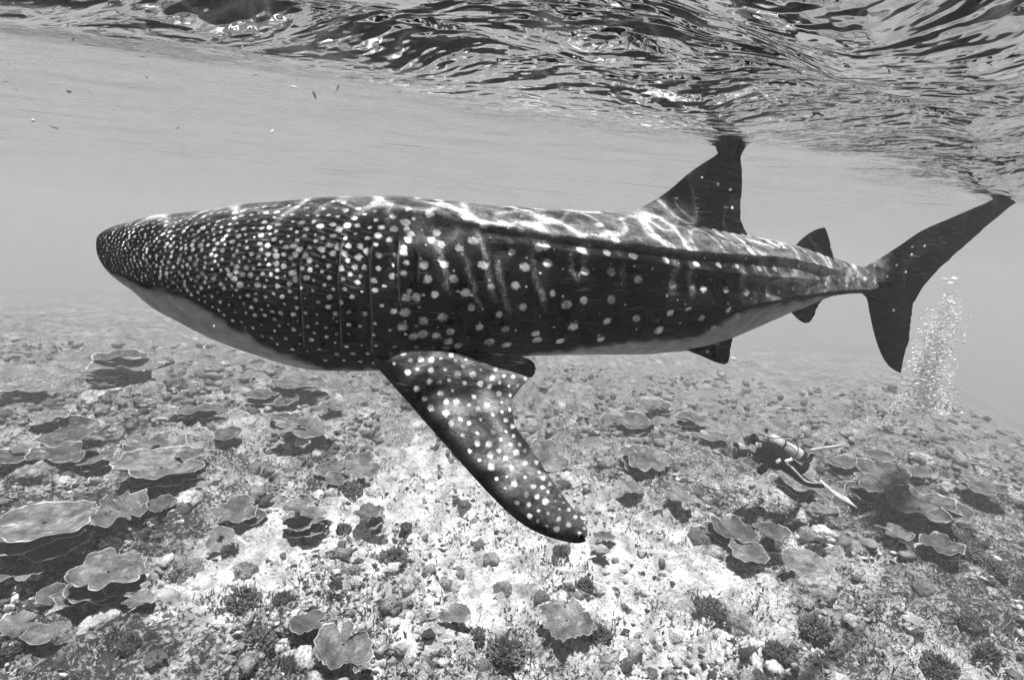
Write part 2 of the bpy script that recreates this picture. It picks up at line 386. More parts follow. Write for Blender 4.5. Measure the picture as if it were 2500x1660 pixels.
# slow unevenness of the hide
U_ = np.cumsum(np.linalg.norm(TAN, axis=1))[:, None] + 0 * vv; G_ = hh[:, None] * vv[None]
bulge += 0.006 * fbm(U_ * 2.2, G_ * 5.0, 0, 3, 71) * sstep(250, 420, sx)[:, None]
bulge += 0.0025 * np.sin(U_ * 48 + 3 * vnoise(U_ * 2, G_ * 3, 0, 9)) * sstep(1050, 1300, PX) * sstep(0.2, 0.5, vv)[None] * (1 - sstep(1.7, 2.3, vv))[None]
taper = sstep(240, 262, sx)[:, None] * (1 - sstep(2150, 2184, sx))[:, None]
near = near + ND * (bulge * taper)[..., None]

# --- white spots: (x, y, radius) on the photograph, moved on to the hide once
z2 = lambda L: [(900 + x / 2.9525, 450 + y / 2.9525) for x, y in L]
z3 = lambda L: [(1600 + x / 2.6133, 350 + y / 2.6133) for x, y in L]
B2 = z2([(300, 360), (265, 275), (440, 210), (490, 350), (520, 437), (455, 400), (250, 490), (400, 585), (545, 580), (655, 465), (750, 405), (700, 245), (825, 225), (965, 275), (830, 295), (1035, 490), (1225, 290), (1225, 450), (1275, 455), (1295, 570), (1060, 725), (885, 740), (820, 580), (700, 785), (1110, 882), (1330, 785), (1535, 470), (1720, 490), (1910, 515), (2138, 545), (1560, 630), (1748, 635), (1942, 688), (2188, 715), (1546, 840), (1750, 835), (1475, 1025), (1722, 990), (1930, 970), (2172, 925), (2090, 1052), (1675, 1118), (1380, 1130), (1205, 1075), (1218, 1125), (985, 1045), (795, 1030), (588, 1065), (648, 1162), (548, 1190), (535, 955), (390, 985), (240, 1025), (265, 925), (320, 1095), (490, 1090), (390, 1080), (570, 1135), (875, 1135), (993, 1158), (430, 680), (480, 795), (350, 820), (272, 815), (745, 885), (940, 935), (1425, 870), (1660, 290), (1460, 300), (1685, 375), (1850, 318), (1985, 240), (2072, 375), (2222, 272), (1780, 400), (1340, 355), (610, 680), (1100, 330), (1130, 600)])
B3 = z3([(137, 505), (195, 625), (10, 595), (120, 665), (450, 632), (63, 745), (263, 768), (405, 775), (515, 780), (660, 800), (765, 798), (605, 690), (710, 700), (560, 625), (655, 630), (740, 660), (830, 665), (955, 690), (915, 780), (1015, 760), (850, 795), (107, 895), (310, 928), (455, 930), (582, 950), (712, 955), (788, 948), (880, 930), (960, 900), (1085, 895), (1175, 868), (1268, 872), (1210, 775), (1115, 765), (1340, 865), (1400, 880), (1455, 885), (1435, 845), (1355, 820), (95, 1080), (300, 1115), (527, 1100), (370, 1180), (25, 1190), (210, 1055), (465, 1060)])
rs = random.Random(3)
SP = [(x, y, rs.uniform(10.0, 13.0), 1.0) for x, y in B2] + [(x, y, (10.5 if x < 1900 else 7.5) * rs.uniform(0.85, 1.1), 1.0) for x, y in B3]
# dimmer, smaller marks strewn between the rows
def scatter(n, xr, yfun, spf, rf, w, seed):
    r = random.Random(seed); L = []
    for _ in range(n):
        x = r.uniform(*xr); a = yfun(x)
        if a is None: continue
        y = r.uniform(*a); s = spf(x, y)
        if all((x - q[0]) ** 2 / 1.0 + ((y - q[1]) * 1.35) ** 2 > (0.5 * (s + q[4])) ** 2 for q in L):
            L.append((x, y, rf(x, y) * r.choice([0.7, 0.85, 1.0, 1.15, 1.3]), w * r.choice([0.55, 0.75, 0.9, 1.0]), s))
    return L
BEL = line_y([(240, 640), (264, 654), (300, 674), (345, 690), (440, 716), (540, 773), (620, 818), (700, 856), (800, 887), (960, 893), (1170, 868), (1340, 848), (1580, 826), (1700, 812), (1760, 780), (1815, 752), (1925, 728), (2036, 712), (2185, 700)])
hd = scatter(12000, (234, 1000), lambda x: (float(fT(_q(max(x, 241)))) + 1 - (6 if x < 242 else 0), float(BEL(max(x, 241))) - 5),
             lambda x, y: float(np.interp(x, [243, 300, 400, 520, 700, 850, 1000], [6.6, 8.2, 11.4, 15, 18.5, 23, 31])) * (1.0 if y < 700 else 1.18),
             lambda x, y: float(np.interp(x, [243, 300, 400, 520, 700, 1000], [3.0, 3.7, 5.0, 6.3, 7.3, 9.0])) * (1.0 if y < 700 else 0.74), 1.0, 21)
SP += [q[:4] for q in hd]
sm = scatter(260, (1000, 2080), lambda x: (float(fT(_q(x))) + 6, float(BEL(x)) - 10), lambda x, y: 34, lambda x, y: 5.0, 0.45, 5)
SP += [q[:4] for q in sm]
spot = np.full((NS, NV), -1.0); flat = near.reshape(-1, 3)
pxn, pyn, pzn = proj(near)
for x, y, r, w in SP:
    i0, i1 = np.searchsorted(sx, x - 160), np.searchsorted(sx, x + 160)
    i0 = max(0, i0); i1 = min(NS, i1)
    if i1 - i0 < 3: continue
    dd = (pxn[i0:i1] - x) ** 2 + (pyn[i0:i1] - y) ** 2
    k = int(np.argmin(dd)); a, c = divmod(k, NV); a += i0
    if dd.flat[k] > 60: continue
    R = r / FPX * pzn[a, c] * 1.08
    m0, m1 = max(0, np.searchsorted(sx, sx[a] - 3.0 * r - 4)), min(NS, np.searchsorted(sx, sx[a] + 3.0 * r + 4))
    e = near[m0:m1] - near[a, c]
    el = rs.uniform(0.75, 1.0); ta = TANs[a]; al = e @ ta
    dist = np.sqrt((e ** 2).sum(-1) + (el ** 2 - 1) * al ** 2)
    fld = (1 - dist / R) * (0.5 + 0.5 * w) - (1 - w) * 0.25
    spot[m0:m1] = np.maximum(spot[m0:m1], np.where(dist < 2.5 * R, fld, -1))
# pale bars running down between the rows of spots
bar = np.zeros((NS, NV))
for x0, y0, y1, ln in ((1060, 560, 720, 40), (1125, 590, 760, 45), (1170, 570, 740, 38), (1215, 640, 770, 30), (1300, 590, 700, 10), (1310, 690, 760, 22), (1390, 630, 690, 18), (1420, 600, 660, 4), (1520, 660, 700, 8), (1640, 640, 720, 3), (1683, 665, 725, 4), (1800, 655, 720, 12), (1850, 640, 680, 18), (1890, 625, 690, 22), (1935, 610, 690, 26), (1968, 615, 700, 28), (2000, 630, 705, 30), (2035, 645, 705, 26), (2065, 650, 704, 24), (2095, 655, 702, 22), (2120, 662, 700, 18), (1560, 545, 600, 26), (1620, 540, 610, 30), (1680, 555, 615, 28), (1830, 585, 640, 24), (1780, 580, 630, 20)):
    xx = x0 + ln * (PY - y0) / (y1 - y0) + 5 * vnoise(PY * 0.05, x0, 0, 8)
    bar = np.maximum(bar, np.exp(-((PX - xx) / 7.0) ** 2) * sstep(y0 - 25, y0 + 15, PY) * (1 - sstep(y1 - 30, y1 + 12, PY)))
hl = np.sin((PY - 0.0009 * (PX - 620) ** 2) * 0.42 + 2.5 * vnoise(PX * 0.012, PY * 0.03, 0, 14)); bar = np.maximum(bar, 0.42 * sstep(0.55, 0.95, hl) * sstep(330, 430, PX) * (1 - sstep(820, 930, PX)) * (1 - sstep(700, 760, PY)))
bely = sstep(-7, 16, PY - BEL(PX) + 6 * vnoise(PX * 0.05, PY * 0.05, 0, 12)) * (0.55 + 0.45 * sstep(3, 30, PY - BEL(PX)))
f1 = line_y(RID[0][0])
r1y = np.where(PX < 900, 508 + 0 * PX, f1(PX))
back = (1 - sstep(-6, 14, PY - r1y)) * sstep(860, 1080, PX) * 1.0  # paler back: partly countershading, partly sunlight painted into the hide
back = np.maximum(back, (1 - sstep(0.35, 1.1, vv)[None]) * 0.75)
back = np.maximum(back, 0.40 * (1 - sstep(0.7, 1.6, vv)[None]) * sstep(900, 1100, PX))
back = np.maximum(back, 0.8 * sstep(1780, 1960, PX) * (PY < BEL(PX) - 4)) * (1 - sstep(2100, 2185, PX + 10 * vnoise(PX * .1, PY * .1, 0, 2)))  # tail stock lightened too, sunlight painted in, fading towards the tail fin
# hide: both sides
far = CEN[:, None] + 2 * UP * ((near - CEN[:, None]) @ UP)[..., None] - (near - CEN[:, None])
dT = ((near - CEN[:, None]) * TANs[:, None]).sum(-1); far = far + 2 * TANs[:, None] * dT[..., None]
full = np.concatenate([near, far[:, NV - 2:0:-1]], 1)
mir = lambda A: np.concatenate([A, A[:, NV - 2:0:-1]], 1)
ORIG = unp(1250, 860, 3.9) * np.array([1, 1, 0]) + np.array([0, 0, 3.6])
V_, F_, A_ = [], [], {k: [] for k in ('spot', 'bar', 'belly', 'back', 'gill', 'lip')}
nfull = full.shape[1]; vcount = 0
def push(P, faces, at):
    global vcount
    V_.append(P.reshape(-1, 3)); F_.append(faces + vcount); n = P.reshape(-1, 3).shape[0]
    for k in A_: A_[k].append(np.broadcast_to(at.get(k, -1.0 if k == 'spot' else 0.0), P.shape[:-1]).reshape(-1))
    vcount += n
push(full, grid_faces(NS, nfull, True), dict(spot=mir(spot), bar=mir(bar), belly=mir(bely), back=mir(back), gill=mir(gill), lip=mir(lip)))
# snout cap
capP = np.concatenate([CEN[:1], full[0]]); push(capP, np.array([[0, 1 + (j + 1) % nfull, 1 + j, 1 + j] for j in range(nfull)]), dict(spot=0.0))

# --- fins: leading and trailing edges (x, y, distance), thickness, spots
def fin(lead, trail, th0, th1, nt_=90, nc=64, spots=(), back=0.0, belly=0.0, bow=0.0, flare=0.0, paired=False, backf=None):
    if paired:
        sa = np.linspace(0, 1, len(lead)); tt = np.linspace(0, 1, nt_); kq = np.hanning(9); kq /= kq.sum()
        sm_ = lambda A: np.stack([np.convolve(np.pad(pchip(sa, np.array(A)[:, k])(tt), 4, mode='edge'), kq, 'valid') for k in range(3)], -1)
        Lq, Tq = sm_(lead), sm_(trail)
    else:
        Lq, Tq = path(lead, nt_), path(trail, nt_)
        wv = np.linspace(0, 1, nt_); Tq[:, 0] += 2.2 * np.clip(vnoise(wv * 26, nt_, 0, 66), -1, 0.15) * np.sin(math.pi * wv)
    Lp, Tp = unp(Lq[:, 0], Lq[:, 1], Lq[:, 2]), unp(Tq[:, 0], Tq[:, 1], Tq[:, 2])
    th = np.linspace(0, math.pi, nc); c = (1 - np.cos(th)) / 2
    t = np.linspace(0, 1, nt_)
    mid = Lp[:, None] * (1 - c)[None, :, None] + Tp[:, None] * c[None, :, None]
    du = np.gradient(mid, axis=0); dv = np.gradient(mid, axis=1)
    nn = np.cross(du, dv); nn /= np.linalg.norm(nn, axis=-1)[..., None] + 1e-12
    if (nn[nt_ // 2, nc // 2] @ FW) > 0: nn = -nn
    prof = 2.97 * np.sqrt(c) - 1.26 * c - 3.52 * c ** 2 + 2.84 * c ** 3 - 1.03 * c ** 4
    prof = np.clip(prof, 0, None)
    T = (th0 + (th1 - th0) * t ** 0.8) + flare * np.exp(-t / 0.07)
    off = (T[:, None] * prof[None] * 0.5)
    mid = mid + nn * (bow * np.sin(math.pi * c)[None, :, None] * (0.3 + 0.7 * t)[:, None, None])
    a = mid + nn * off[..., None]; bq = mid - nn * off[..., None]
    sp = np.full((nt_, nc), -1.0); px, py, pz = proj(a)
    for x, y, r in spots:
        d = np.hypot(px - x, py - y); sp = np.maximum(sp, (1 - d / r) * (1.0 if paired else 0.72))
    if backf is not None: bb = backf(px, py); back = np.concatenate([bb, bb[:, nc - 2:0:-1]], 1)
    loop = np.concatenate([a, bq[:, nc - 2:0:-1]], 1); spl = np.concatenate([sp, sp[:, nc - 2:0:-1]], 1)
    push(loop, grid_faces(nt_, loop.shape[1], True), dict(spot=spl, back=back * np.concatenate([sstep(0.04, 0.34, c), 0 * c[1:-1]])[None] if paired else back, belly=belly))  # pectoral leading edge and underside darker: shade put into the colour
D = lambda x: float(fD(x))
# first dorsal, its tip breaking the surface
fin([(1480, 616, D(1480) - 0.30), (1500, 566, D(1500) - 0.35), (1528, 528, D(1530) - 0.26), (1565, 507, D(1560) - 0.16), (1600, 488, D(1600) - 0.09), (1638, 461, D(1638) - 0.07), (1676, 428, D(1676) - 0.05), (1715, 400, D(1715) - 0.03), (1745, 381, D(1745) - 0.02), (1775, 352, D(1770)), (1806, 318, D(1790))],
    [(1735, 690, D(1735) - 0.40), (1772, 640, D(1772) - 0.42), (1802, 600, D(1802) - 0.33), (1825, 571, D(1825) - 0.17), (1815, 553, D(1815) - 0.13), (1809, 526, D(1809) - 0.10), (1810, 484, D(1810) - 0.06), (1812, 426, D(1812) - 0.03), (1808, 386, D(1808)), (1808, 350, D(1804)), (1808, 318, D(1790))],
    0.075, 0.012, spots=[(x, y, r) for (x, y), r in zip(z3([(400, 260), (478, 297), (297, 218), (490, 412), (137, 350), (272, 415), (137, 505), (195, 625), (10, 595)]), [6, 5, 4, 5, 4.5, 4, 7, 7, 7])], flare=0.15, backf=lambda px, py: 0.9 * sstep(470, 540, py + 0.35 * (1640 - px) + 14 * vnoise(px * .05, py * .05, 0, 6)) * (1 - sstep(1600, 1720, px)))  # front of the fin base lightened to carry on the painted sunlight
fin([(1912, 650, D(1912) - 0.13), (1933, 612, D(1935) - 0.12), (1968, 575, D(1965)), (1998, 559, D(2000)), (2012, 556, D(2010))],
    [(2010, 678, D(2010) - 0.13), (2036, 634, D(2036) - 0.10), (2029, 604, D(2029)), (2023, 577, D(2023)), (2014, 556, D(2010))], 0.045, 0.008, 50, 40, flare=0.06)
# pelvic and anal
dn = lambda x: D(x) - 0.16
fin([(1655, 835, dn(1655)), (1675, 853, dn(1675)), (1715, 870, dn(1715) - 0.03), (1753, 886, dn(1753) - 0.06), (1768, 889, dn(1768) - 0.07)],
    [(1800, 795, dn(1800) + 0.03), (1788, 830, dn(1788)), (1783, 858, dn(1783) - 0.04), (1779, 882, dn(1779) - 0.06), (1770, 889, dn(1770) - 0.07)], 0.04, 0.008, 50, 40,
    spots=[(1751, 840, 6.5), (1727, 858, 6.0)], flare=0.03)
fin([(1655, 835, D(1655) + 0.17), (1675, 850, D(1675) + 0.18), (1715, 862, D(1715) + 0.2), (1752, 872, D(1750) + 0.22)],
    [(1790, 795, D(1790) + 0.12), (1782, 830, D(1782) + 0.18), (1776, 852, D(1776) + 0.2), (1756, 872, D(1755) + 0.22)], 0.04, 0.008, 40, 30)
fin([(1915, 745, D(1915)), (1930, 761, D(1930)), (1948, 779, D(1948)), (1960, 787, D(1960)), (1966, 789, D(1966))],
    [(2020, 715, D(2020)), (1996, 751, D(1996)), (1984, 778, D(1984)), (1974, 788, D(1974)), (1967, 789, D(1967))], 0.035, 0.008, 40, 30, belly=0.35, flare=0.03)
# tail: upper and lower lobes
fin([(2085, 700, 4.84), (2092, 668, 4.86), (2118, 648, 4.90), (2151, 629, 5.0), (2193, 602, 5.1), (2250, 564, 5.25), (2327, 530, 5.42), (2404, 497, 5.58), (2440, 482, 5.66), (2484, 491, 5.72)],
    [(2205, 748, 5.10), (2229, 740, 5.12), (2250, 706, 5.18), (2281, 669, 5.26), (2327, 626, 5.36), (2404, 557, 5.54), (2442, 525, 5.62), (2462, 508, 5.68), (2484, 493, 5.72)],
    0.055, 0.014, 110, 64, backf=lambda px, py: 0.75 * (1 - sstep(2100, 2185, px + 14 * vnoise(px * .07, py * .07, 0, 2))) * (py < 700), spots=[(x, y, 4.5) for x, y in z3([(1640, 660), (1637, 708), (1598, 820), (1540, 778), (1718, 655), (1480, 850), (1400, 780)])], flare=0.03)  # painted sunlight of the tail stock runs on into the lobe
fin([(2092, 690, 4.86), (2104, 714, 4.88), (2117, 730, 4.90), (2122, 756, 4.93), (2132, 805, 4.98), (2151, 863, 5.05), (2174, 897, 5.1), (2198, 911, 5.13)],
    [(2240, 690, 5.14), (2234, 722, 5.13), (2229, 742, 5.12), (2226, 771, 5.12), (2221, 821, 5.12), (2207, 870, 5.13), (2203, 892, 5.13), (2199, 911, 5.13)],
    0.055, 0.014, 90, 56, spots=[(2182, 757, 5)], flare=0.02)
# near pectoral, swept down and towards the camera
PAIR = [((935, 800, 3.25), (1080, 800, 3.25)), ((908, 868, 3.02), (1100, 846, 3.12)), ((925, 898, 2.92), (1150, 872, 3.00)), ((945, 922, 2.86), (1207, 895, 2.92)), ((970, 952, 2.80), (1262, 911, 2.85)), ((1000, 986, 2.74), (1292, 924, 2.80)),
        ((1025, 1015, 2.69), (1268, 950, 2.73)), ((1055, 1049, 2.62), (1249, 986, 2.66)), ((1100, 1100, 2.52), (1256, 1034, 2.58)), ((1153, 1160, 2.41), (1280, 1071, 2.50)), ((1207, 1218, 2.31), (1314, 1121, 2.40)), ((1261, 1268, 2.22), (1350, 1175, 2.30)),
        ((1314, 1300, 2.15), (1386, 1225, 2.20)), ((1368, 1318, 2.09), (1421, 1268, 2.11)), ((1405, 1324, 2.05), (1434, 1294, 2.06)), ((1428, 1319, 2.03), (1434, 1312, 2.03))]
fin([(1080, 835, 3.2), (1171, 862, 3.12), (1240, 866, 3.05), (1285, 874, 3.0), (1306, 892, 2.95), (1307, 903, 2.93)], [(1080, 862, 3.14), (1150, 880, 3.04), (1215, 905, 2.95), (1265, 920, 2.90), (1298, 921, 2.90), (1306, 908, 2.92)], 0.05, 0.03, 60, 40)
PL = [q[0] for q in PAIR]; PT = [q[1] for q in PAIR]
pl = np.array(PL)[:, :2]; pt = np.array(PT)[:, :2]; poly = np.concatenate([pl, pt[::-1]])
def inside(x, y):
    r = False; j = len(poly) - 1
    for i in range(len(poly)):
        if (poly[i, 1] > y) != (poly[j, 1] > y) and x < (poly[j, 0] - poly[i, 0]) * (y - poly[i, 1]) / (poly[j, 1] - poly[i, 1]) + poly[i, 0]: r = not r
        j = i
    return r
ple = path(PL, 60)[:, :2]; pte = path(PT, 60)[:, :2]
ps = []; r_ = random.Random(12)
for _ in range(6000):
    x, y = r_.uniform(930, 1440), r_.uniform(835, 1325)
    if not inside(x, y): continue
    dl = np.hypot(*(ple - (x, y)).T).min(); dt = np.hypot(*(pte - (x, y)).T).min()
    if dl < 15 + 17 * min(1, (1440 - x) / 300) or dt < 6: continue
    s = 18 if dt < 30 else 23
    if all(math.hypot((x - q[0]), (y - q[1])) > 0.5 * (s + q[3]) for q in ps): ps.append((x, y, (7.0 if dt < 30 else 9.4) * r_.uniform(0.55, 1.2), s))
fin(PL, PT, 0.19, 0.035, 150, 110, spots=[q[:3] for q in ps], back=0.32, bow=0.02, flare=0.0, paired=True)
# far pectoral
fin([(960, 850, 3.5), (1010, 905, 3.75), (1060, 925, 4.0), (1105, 935, 4.2)], [(1110, 850, 3.55), (1112, 880, 3.8), (1118, 915, 4.0), (1110, 935, 4.2)], 0.08, 0.02, 40, 30)

sv_ = np.concatenate(V_) - ORIG
shark_me = mesh_np('body', sv_, np.concatenate(F_), {k: np.concatenate(v) for k, v in A_.items()})
m_sh, nt, b = new_mat('whale_shark_hide')
ov = obj_vec(nt)
mpn = N(nt, 'ShaderNodeMapping'); mpn.inputs['Scale'].default_value = (0.55, 1.0, 1.5); nt.links.new(ov, mpn.inputs['Vector'])
nf = noise_n(nt, ov, 70, 4, 0.65); nm = noise_n(nt, mpn.outputs[0], 11, 4, 0.6, 0.5); ng = noise_n(nt, ov, 190, 2)
sp_ = math_n(nt, 'ADD', attr_n(nt, 'spot'), math_n(nt, 'MULTIPLY', math_n(nt, 'SUBTRACT', nf, 0.5), 0.9))
sp_ = rng_n(nt, sp_, 0.02, 0.50)
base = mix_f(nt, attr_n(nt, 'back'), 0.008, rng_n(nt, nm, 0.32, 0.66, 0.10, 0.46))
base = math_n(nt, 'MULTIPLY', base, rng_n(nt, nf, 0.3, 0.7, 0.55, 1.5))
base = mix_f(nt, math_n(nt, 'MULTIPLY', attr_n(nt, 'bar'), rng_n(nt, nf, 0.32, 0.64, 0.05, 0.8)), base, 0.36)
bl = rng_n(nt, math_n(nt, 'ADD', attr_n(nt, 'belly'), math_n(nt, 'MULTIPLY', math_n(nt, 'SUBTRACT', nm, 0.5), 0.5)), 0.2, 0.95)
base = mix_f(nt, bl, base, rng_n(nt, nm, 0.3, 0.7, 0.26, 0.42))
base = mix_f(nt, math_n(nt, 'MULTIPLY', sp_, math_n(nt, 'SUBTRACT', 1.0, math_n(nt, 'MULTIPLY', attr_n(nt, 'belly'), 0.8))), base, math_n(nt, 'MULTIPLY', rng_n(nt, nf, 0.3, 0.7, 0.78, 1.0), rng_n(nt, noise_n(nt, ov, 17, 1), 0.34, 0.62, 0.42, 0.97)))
mp2 = N(nt, 'ShaderNodeMapping'); mp2.inputs['Scale'].default_value = (3.0, 3.0, 60.0); mp2.inputs['Rotation'].default_value = (0, 0.03, 0); nt.links.new(ov, mp2.inputs['Vector'])
scr = noise_n(nt, mp2.outputs[0], 2.2, 2, 0.5)
base = mix_f(nt, rng_n(nt, scr, 0.63, 0.70, 0.0, 0.55), base, 0.16)      # fine scratches, also standing in for streaks of light
base = mix_f(nt, math_n(nt, 'MULTIPLY', attr_n(nt, 'lip'), 0.55), base, 0.30)
base = mix_f(nt, attr_n(nt, 'gill'), base, 0.008)
nt.links.new(base, b.inputs['Base Color']); b.inputs['Roughness'].default_value = 0.62; b.inputs['Specular IOR Level'].default_value = 0.03
nt.links.new(bump_n(nt, math_n(nt, 'ADD', nf, math_n(nt, 'MULTIPLY', nm, 1.5)), 0.35, 0.012), b.inputs['Normal'])
shark = thing('whale_shark', ORIG, 'huge dark whale shark covered in white spots swimming just under the surface', 'shark')
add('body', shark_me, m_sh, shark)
m_eye = simple('eye', 0.01, 0.15, 0.5)
ek = np.argmin((pxn - 372) ** 2 + (pyn - 672) ** 2); ep = near.reshape(-1, 3)[ek]
em_ = MB(); th = np.linspace(0, math.pi, 9)
em_.tube([ep + SIDE[125] * 0.014 * -math.cos(a) for a in th], [max(1e-4, 0.014 * math.sin(a)) for a in th], 14); em_.build('eye', m_eye, shark)

# ================================================================== CORALS
m_plate, nt, b = new_mat('plate_coral')
ov = obj_vec(nt); rim = attr_n(nt, 'rim'); tone = N(nt, 'ShaderNodeObjectInfo').outputs['Random']
n1 = noise_n(nt, ov, 9, 4, 0.6); n2 = noise_n(nt, ov, 60, 3, 0.6)
pc = math_n(nt, 'MULTIPLY', rng_n(nt, n1, 0.3, 0.7, 0.10, 0.20), rng_n(nt, n2, 0.3, 0.7, 0.72, 1.22))
pc = math_n(nt, 'MULTIPLY', pc, rng_n(nt, tone, 0, 1, 0.65, 1.35, 'LINEAR'))
ringv = math_n(nt, 'SINE', math_n(nt, 'ADD', math_n(nt, 'MULTIPLY', rim, 34.0), math_n(nt, 'MULTIPLY', n1, 9.0)))
pc = math_n(nt, 'MULTIPLY', pc, rng_n(nt, ringv, -1, 1, 0.86, 1.1))
pc = mix_f(nt, rng_n(nt, math_n(nt, 'ADD', rim, math_n(nt, 'MULTIPLY', math_n(nt, 'SUBTRACT', n2, 0.5), 0.06)), 0.945, 0.985), pc, rng_n(nt, n1, 0.35, 0.65, 0.32, 0.7))   # white growing edge
patchy = rng_n(nt, n1, 0.60, 0.68)
pc = mix_f(nt, math_n(nt, 'MULTIPLY', patchy, 0.5), pc, 0.5)
nt.links.new(pc, b.inputs['Base Color']); b.inputs['Roughness'].default_value = 0.9; b.inputs['Specular IOR Level'].default_value = 0.05
nt.links.new(bump_n(nt, math_n(nt, 'ADD', n2, n1), 0.5, 0.03), b.inputs['Normal'])
def coral_mat(name, lo, hi, scale, bmp=0.8, dist=0.03):
    m, nt, b = new_mat(name); ov = obj_vec(nt); tone = N(nt, 'ShaderNodeObjectInfo').outputs['Random']
    a = noise_n(nt, ov, scale, 4, 0.65, 0.3)
    c = math_n(nt, 'MULTIPLY', rng_n(nt, a, 0.32, 0.68, lo, hi), rng_n(nt, tone, 0, 1, 0.6, 1.4, 'LINEAR'))
    cv_ = attr_n(nt, 'tip'); c = mix_f(nt, cv_, c, min(0.75, hi * 2.2))
    nt.links.new(c, b.inputs['Base Color']); b.inputs['Roughness'].default_value = 0.95; b.inputs['Specular IOR Level'].default_value = 0.03
    nt.links.new(bump_n(nt, a, bmp, dist), b.inputs['Normal']); return m
m_dome = coral_mat('massive_coral', 0.10, 0.34, 14)
m_pale = coral_mat('pale_massive_coral', 0.28, 0.66, 11)
m_branch = coral_mat('branching_coral', 0.05, 0.13, 20)
m_stalk = coral_mat('coral_base', 0.07, 0.22, 12)
m_rub = None

def frame_at(px, py, ratio, rot, h):
    """spot on the reef under a photo pixel and the disc axes that give that outline there"""
    P, t = hit(px, py, h)
    d = P - C0; d /= np.linalg.norm(d)
    r = RT - d * (RT @ d); r /= np.linalg.norm(r); u = np.cross(r, d); u = u if u @ UP > 0 else -u
    a = math.radians(rot); e1 = math.cos(a) * r - math.sin(a) * u; u2 = math.sin(a) * r + math.cos(a) * u
    s = min(0.97, max(0.1, ratio)); e2 = s * u2 + math.sqrt(1 - s * s) * d
    n = np.cross(e1, e2); return P, t, e1, e2, n / np.linalg.norm(n)

def plate_mesh(seed, R, ratio2, cup, ruf, notch, hole):
    """irregular saucer: upper face, thin crinkled rim, thicker underside; lies in its own x-y plane"""
    r = np.random.default_rng(seed); nth, nr = 110, 13
    th = np.linspace(0, 2 * math.pi, nth, endpoint=False)
    rad = np.ones(nth)
    for k in range(2, 8): rad += r.normal(0, 0.15 / k ** 0.85) * np.cos(k * th + r.uniform(0, 6.28))
    for k in (13, 19, 27): rad += r.normal(0, 0.018) * np.cos(k * th + r.uniform(0, 6.28))
    rad += r.normal(0, 0.010, nth)
    for j in range(notch):
        a = r.uniform(0, 6.28); w = r.uniform(0.10, 0.22); dpt = r.uniform(0.25, 0.55)
        rad *= 1 - dpt * np.exp(-((np.angle(np.exp(1j * (th - a)))) / w) ** 2)
    q = np.linspace(0.22 if hole else 0.03, 1, nr) ** 0.85; q[-2] = 0.965
    rr = q[:, None] * rad[None] * R
    X = rr * np.cos(th); Y = rr * np.sin(th)
    ph = r.uniform(0, 6.28); kf = r.integers(3, 6)
    Z = cup * R * (q[:, None] ** 2 - 0.35) + ruf * R * q[:, None] ** 3 * (np.sin(kf * th + ph) + 0.5 * np.sin((kf * 2 + 1) * th + 2 * ph)) + 0.012 * R * fbm(X / R * 4, Y / R * 4, seed, 3, seed)
    tk = (0.020 + 0.055 * (1 - q[:, None] ** 2)) * R * 0.8 + 0.006
    top = np.stack([X, Y, Z], -1); bot = np.stack([X * 0.99, Y * 0.99, Z - tk], -1)
    P = np.concatenate([top, bot[::-1]], 0)
    f = grid_faces(2 * nr, nth, True)
    if not hole:
        n = len(P.reshape(-1, 3)); P = np.concatenate([P.reshape(-1, 3), [[0, 0, Z[0].mean()], [0, 0, (Z - tk)[0].mean()]]])
        j = np.arange(nth); f = np.concatenate([f, np.stack([j * 0 + n, (j + 1) % nth, j, j], -1), np.stack([j * 0 + n + 1, (2 * nr - 1) * nth + j, (2 * nr - 1) * nth + (j + 1) % nth, (2 * nr - 1) * nth + (j + 1) % nth], -1)])
    else:
        j = np.arange(nth); f = np.concatenate([f, np.stack([(j + 1) % nth, j, (2 * nr - 1) * nth + j, (2 * nr - 1) * nth + (j + 1) % nth], -1)])
        P = P.reshape(-1, 3)
    rm = np.concatenate([np.repeat(q, nth), np.repeat(np.where(q > 0.99, 1.0, 0.0)[::-1], nth)])
    rm = np.concatenate([rm, np.zeros(len(P) - len(rm))])
    P = P * np.array([1, ratio2 * r.uniform(0.85, 1.05), 1]); f = f[:, ::-1] if True else f
    return mesh_np('plate', P, f, {'rim': rm})
def stalk_mesh(seed, h, r0, r1):
    r = np.random.default_rng(seed); nth, nz = 16, 7
    th = np.linspace(0, 2 * math.pi, nth, endpoint=False); z = np.linspace(0, 1, nz)
    rad = (r0 + (r1 - r0) * z ** 1.8)[:, None] * (1 + 0.22 * fbm(np.cos(th)[None] * 1.5 + seed, np.sin(th)[None] * 1.5, z[:, None] * 3, 2, seed))
    P = np.stack([rad * np.cos(th), rad * np.sin(th), -h * z[:, None] + 0 * th], -1)
    return mesh_np('stalk', P.reshape(-1, 3), grid_faces(nz, nth, True)[:, ::-1])

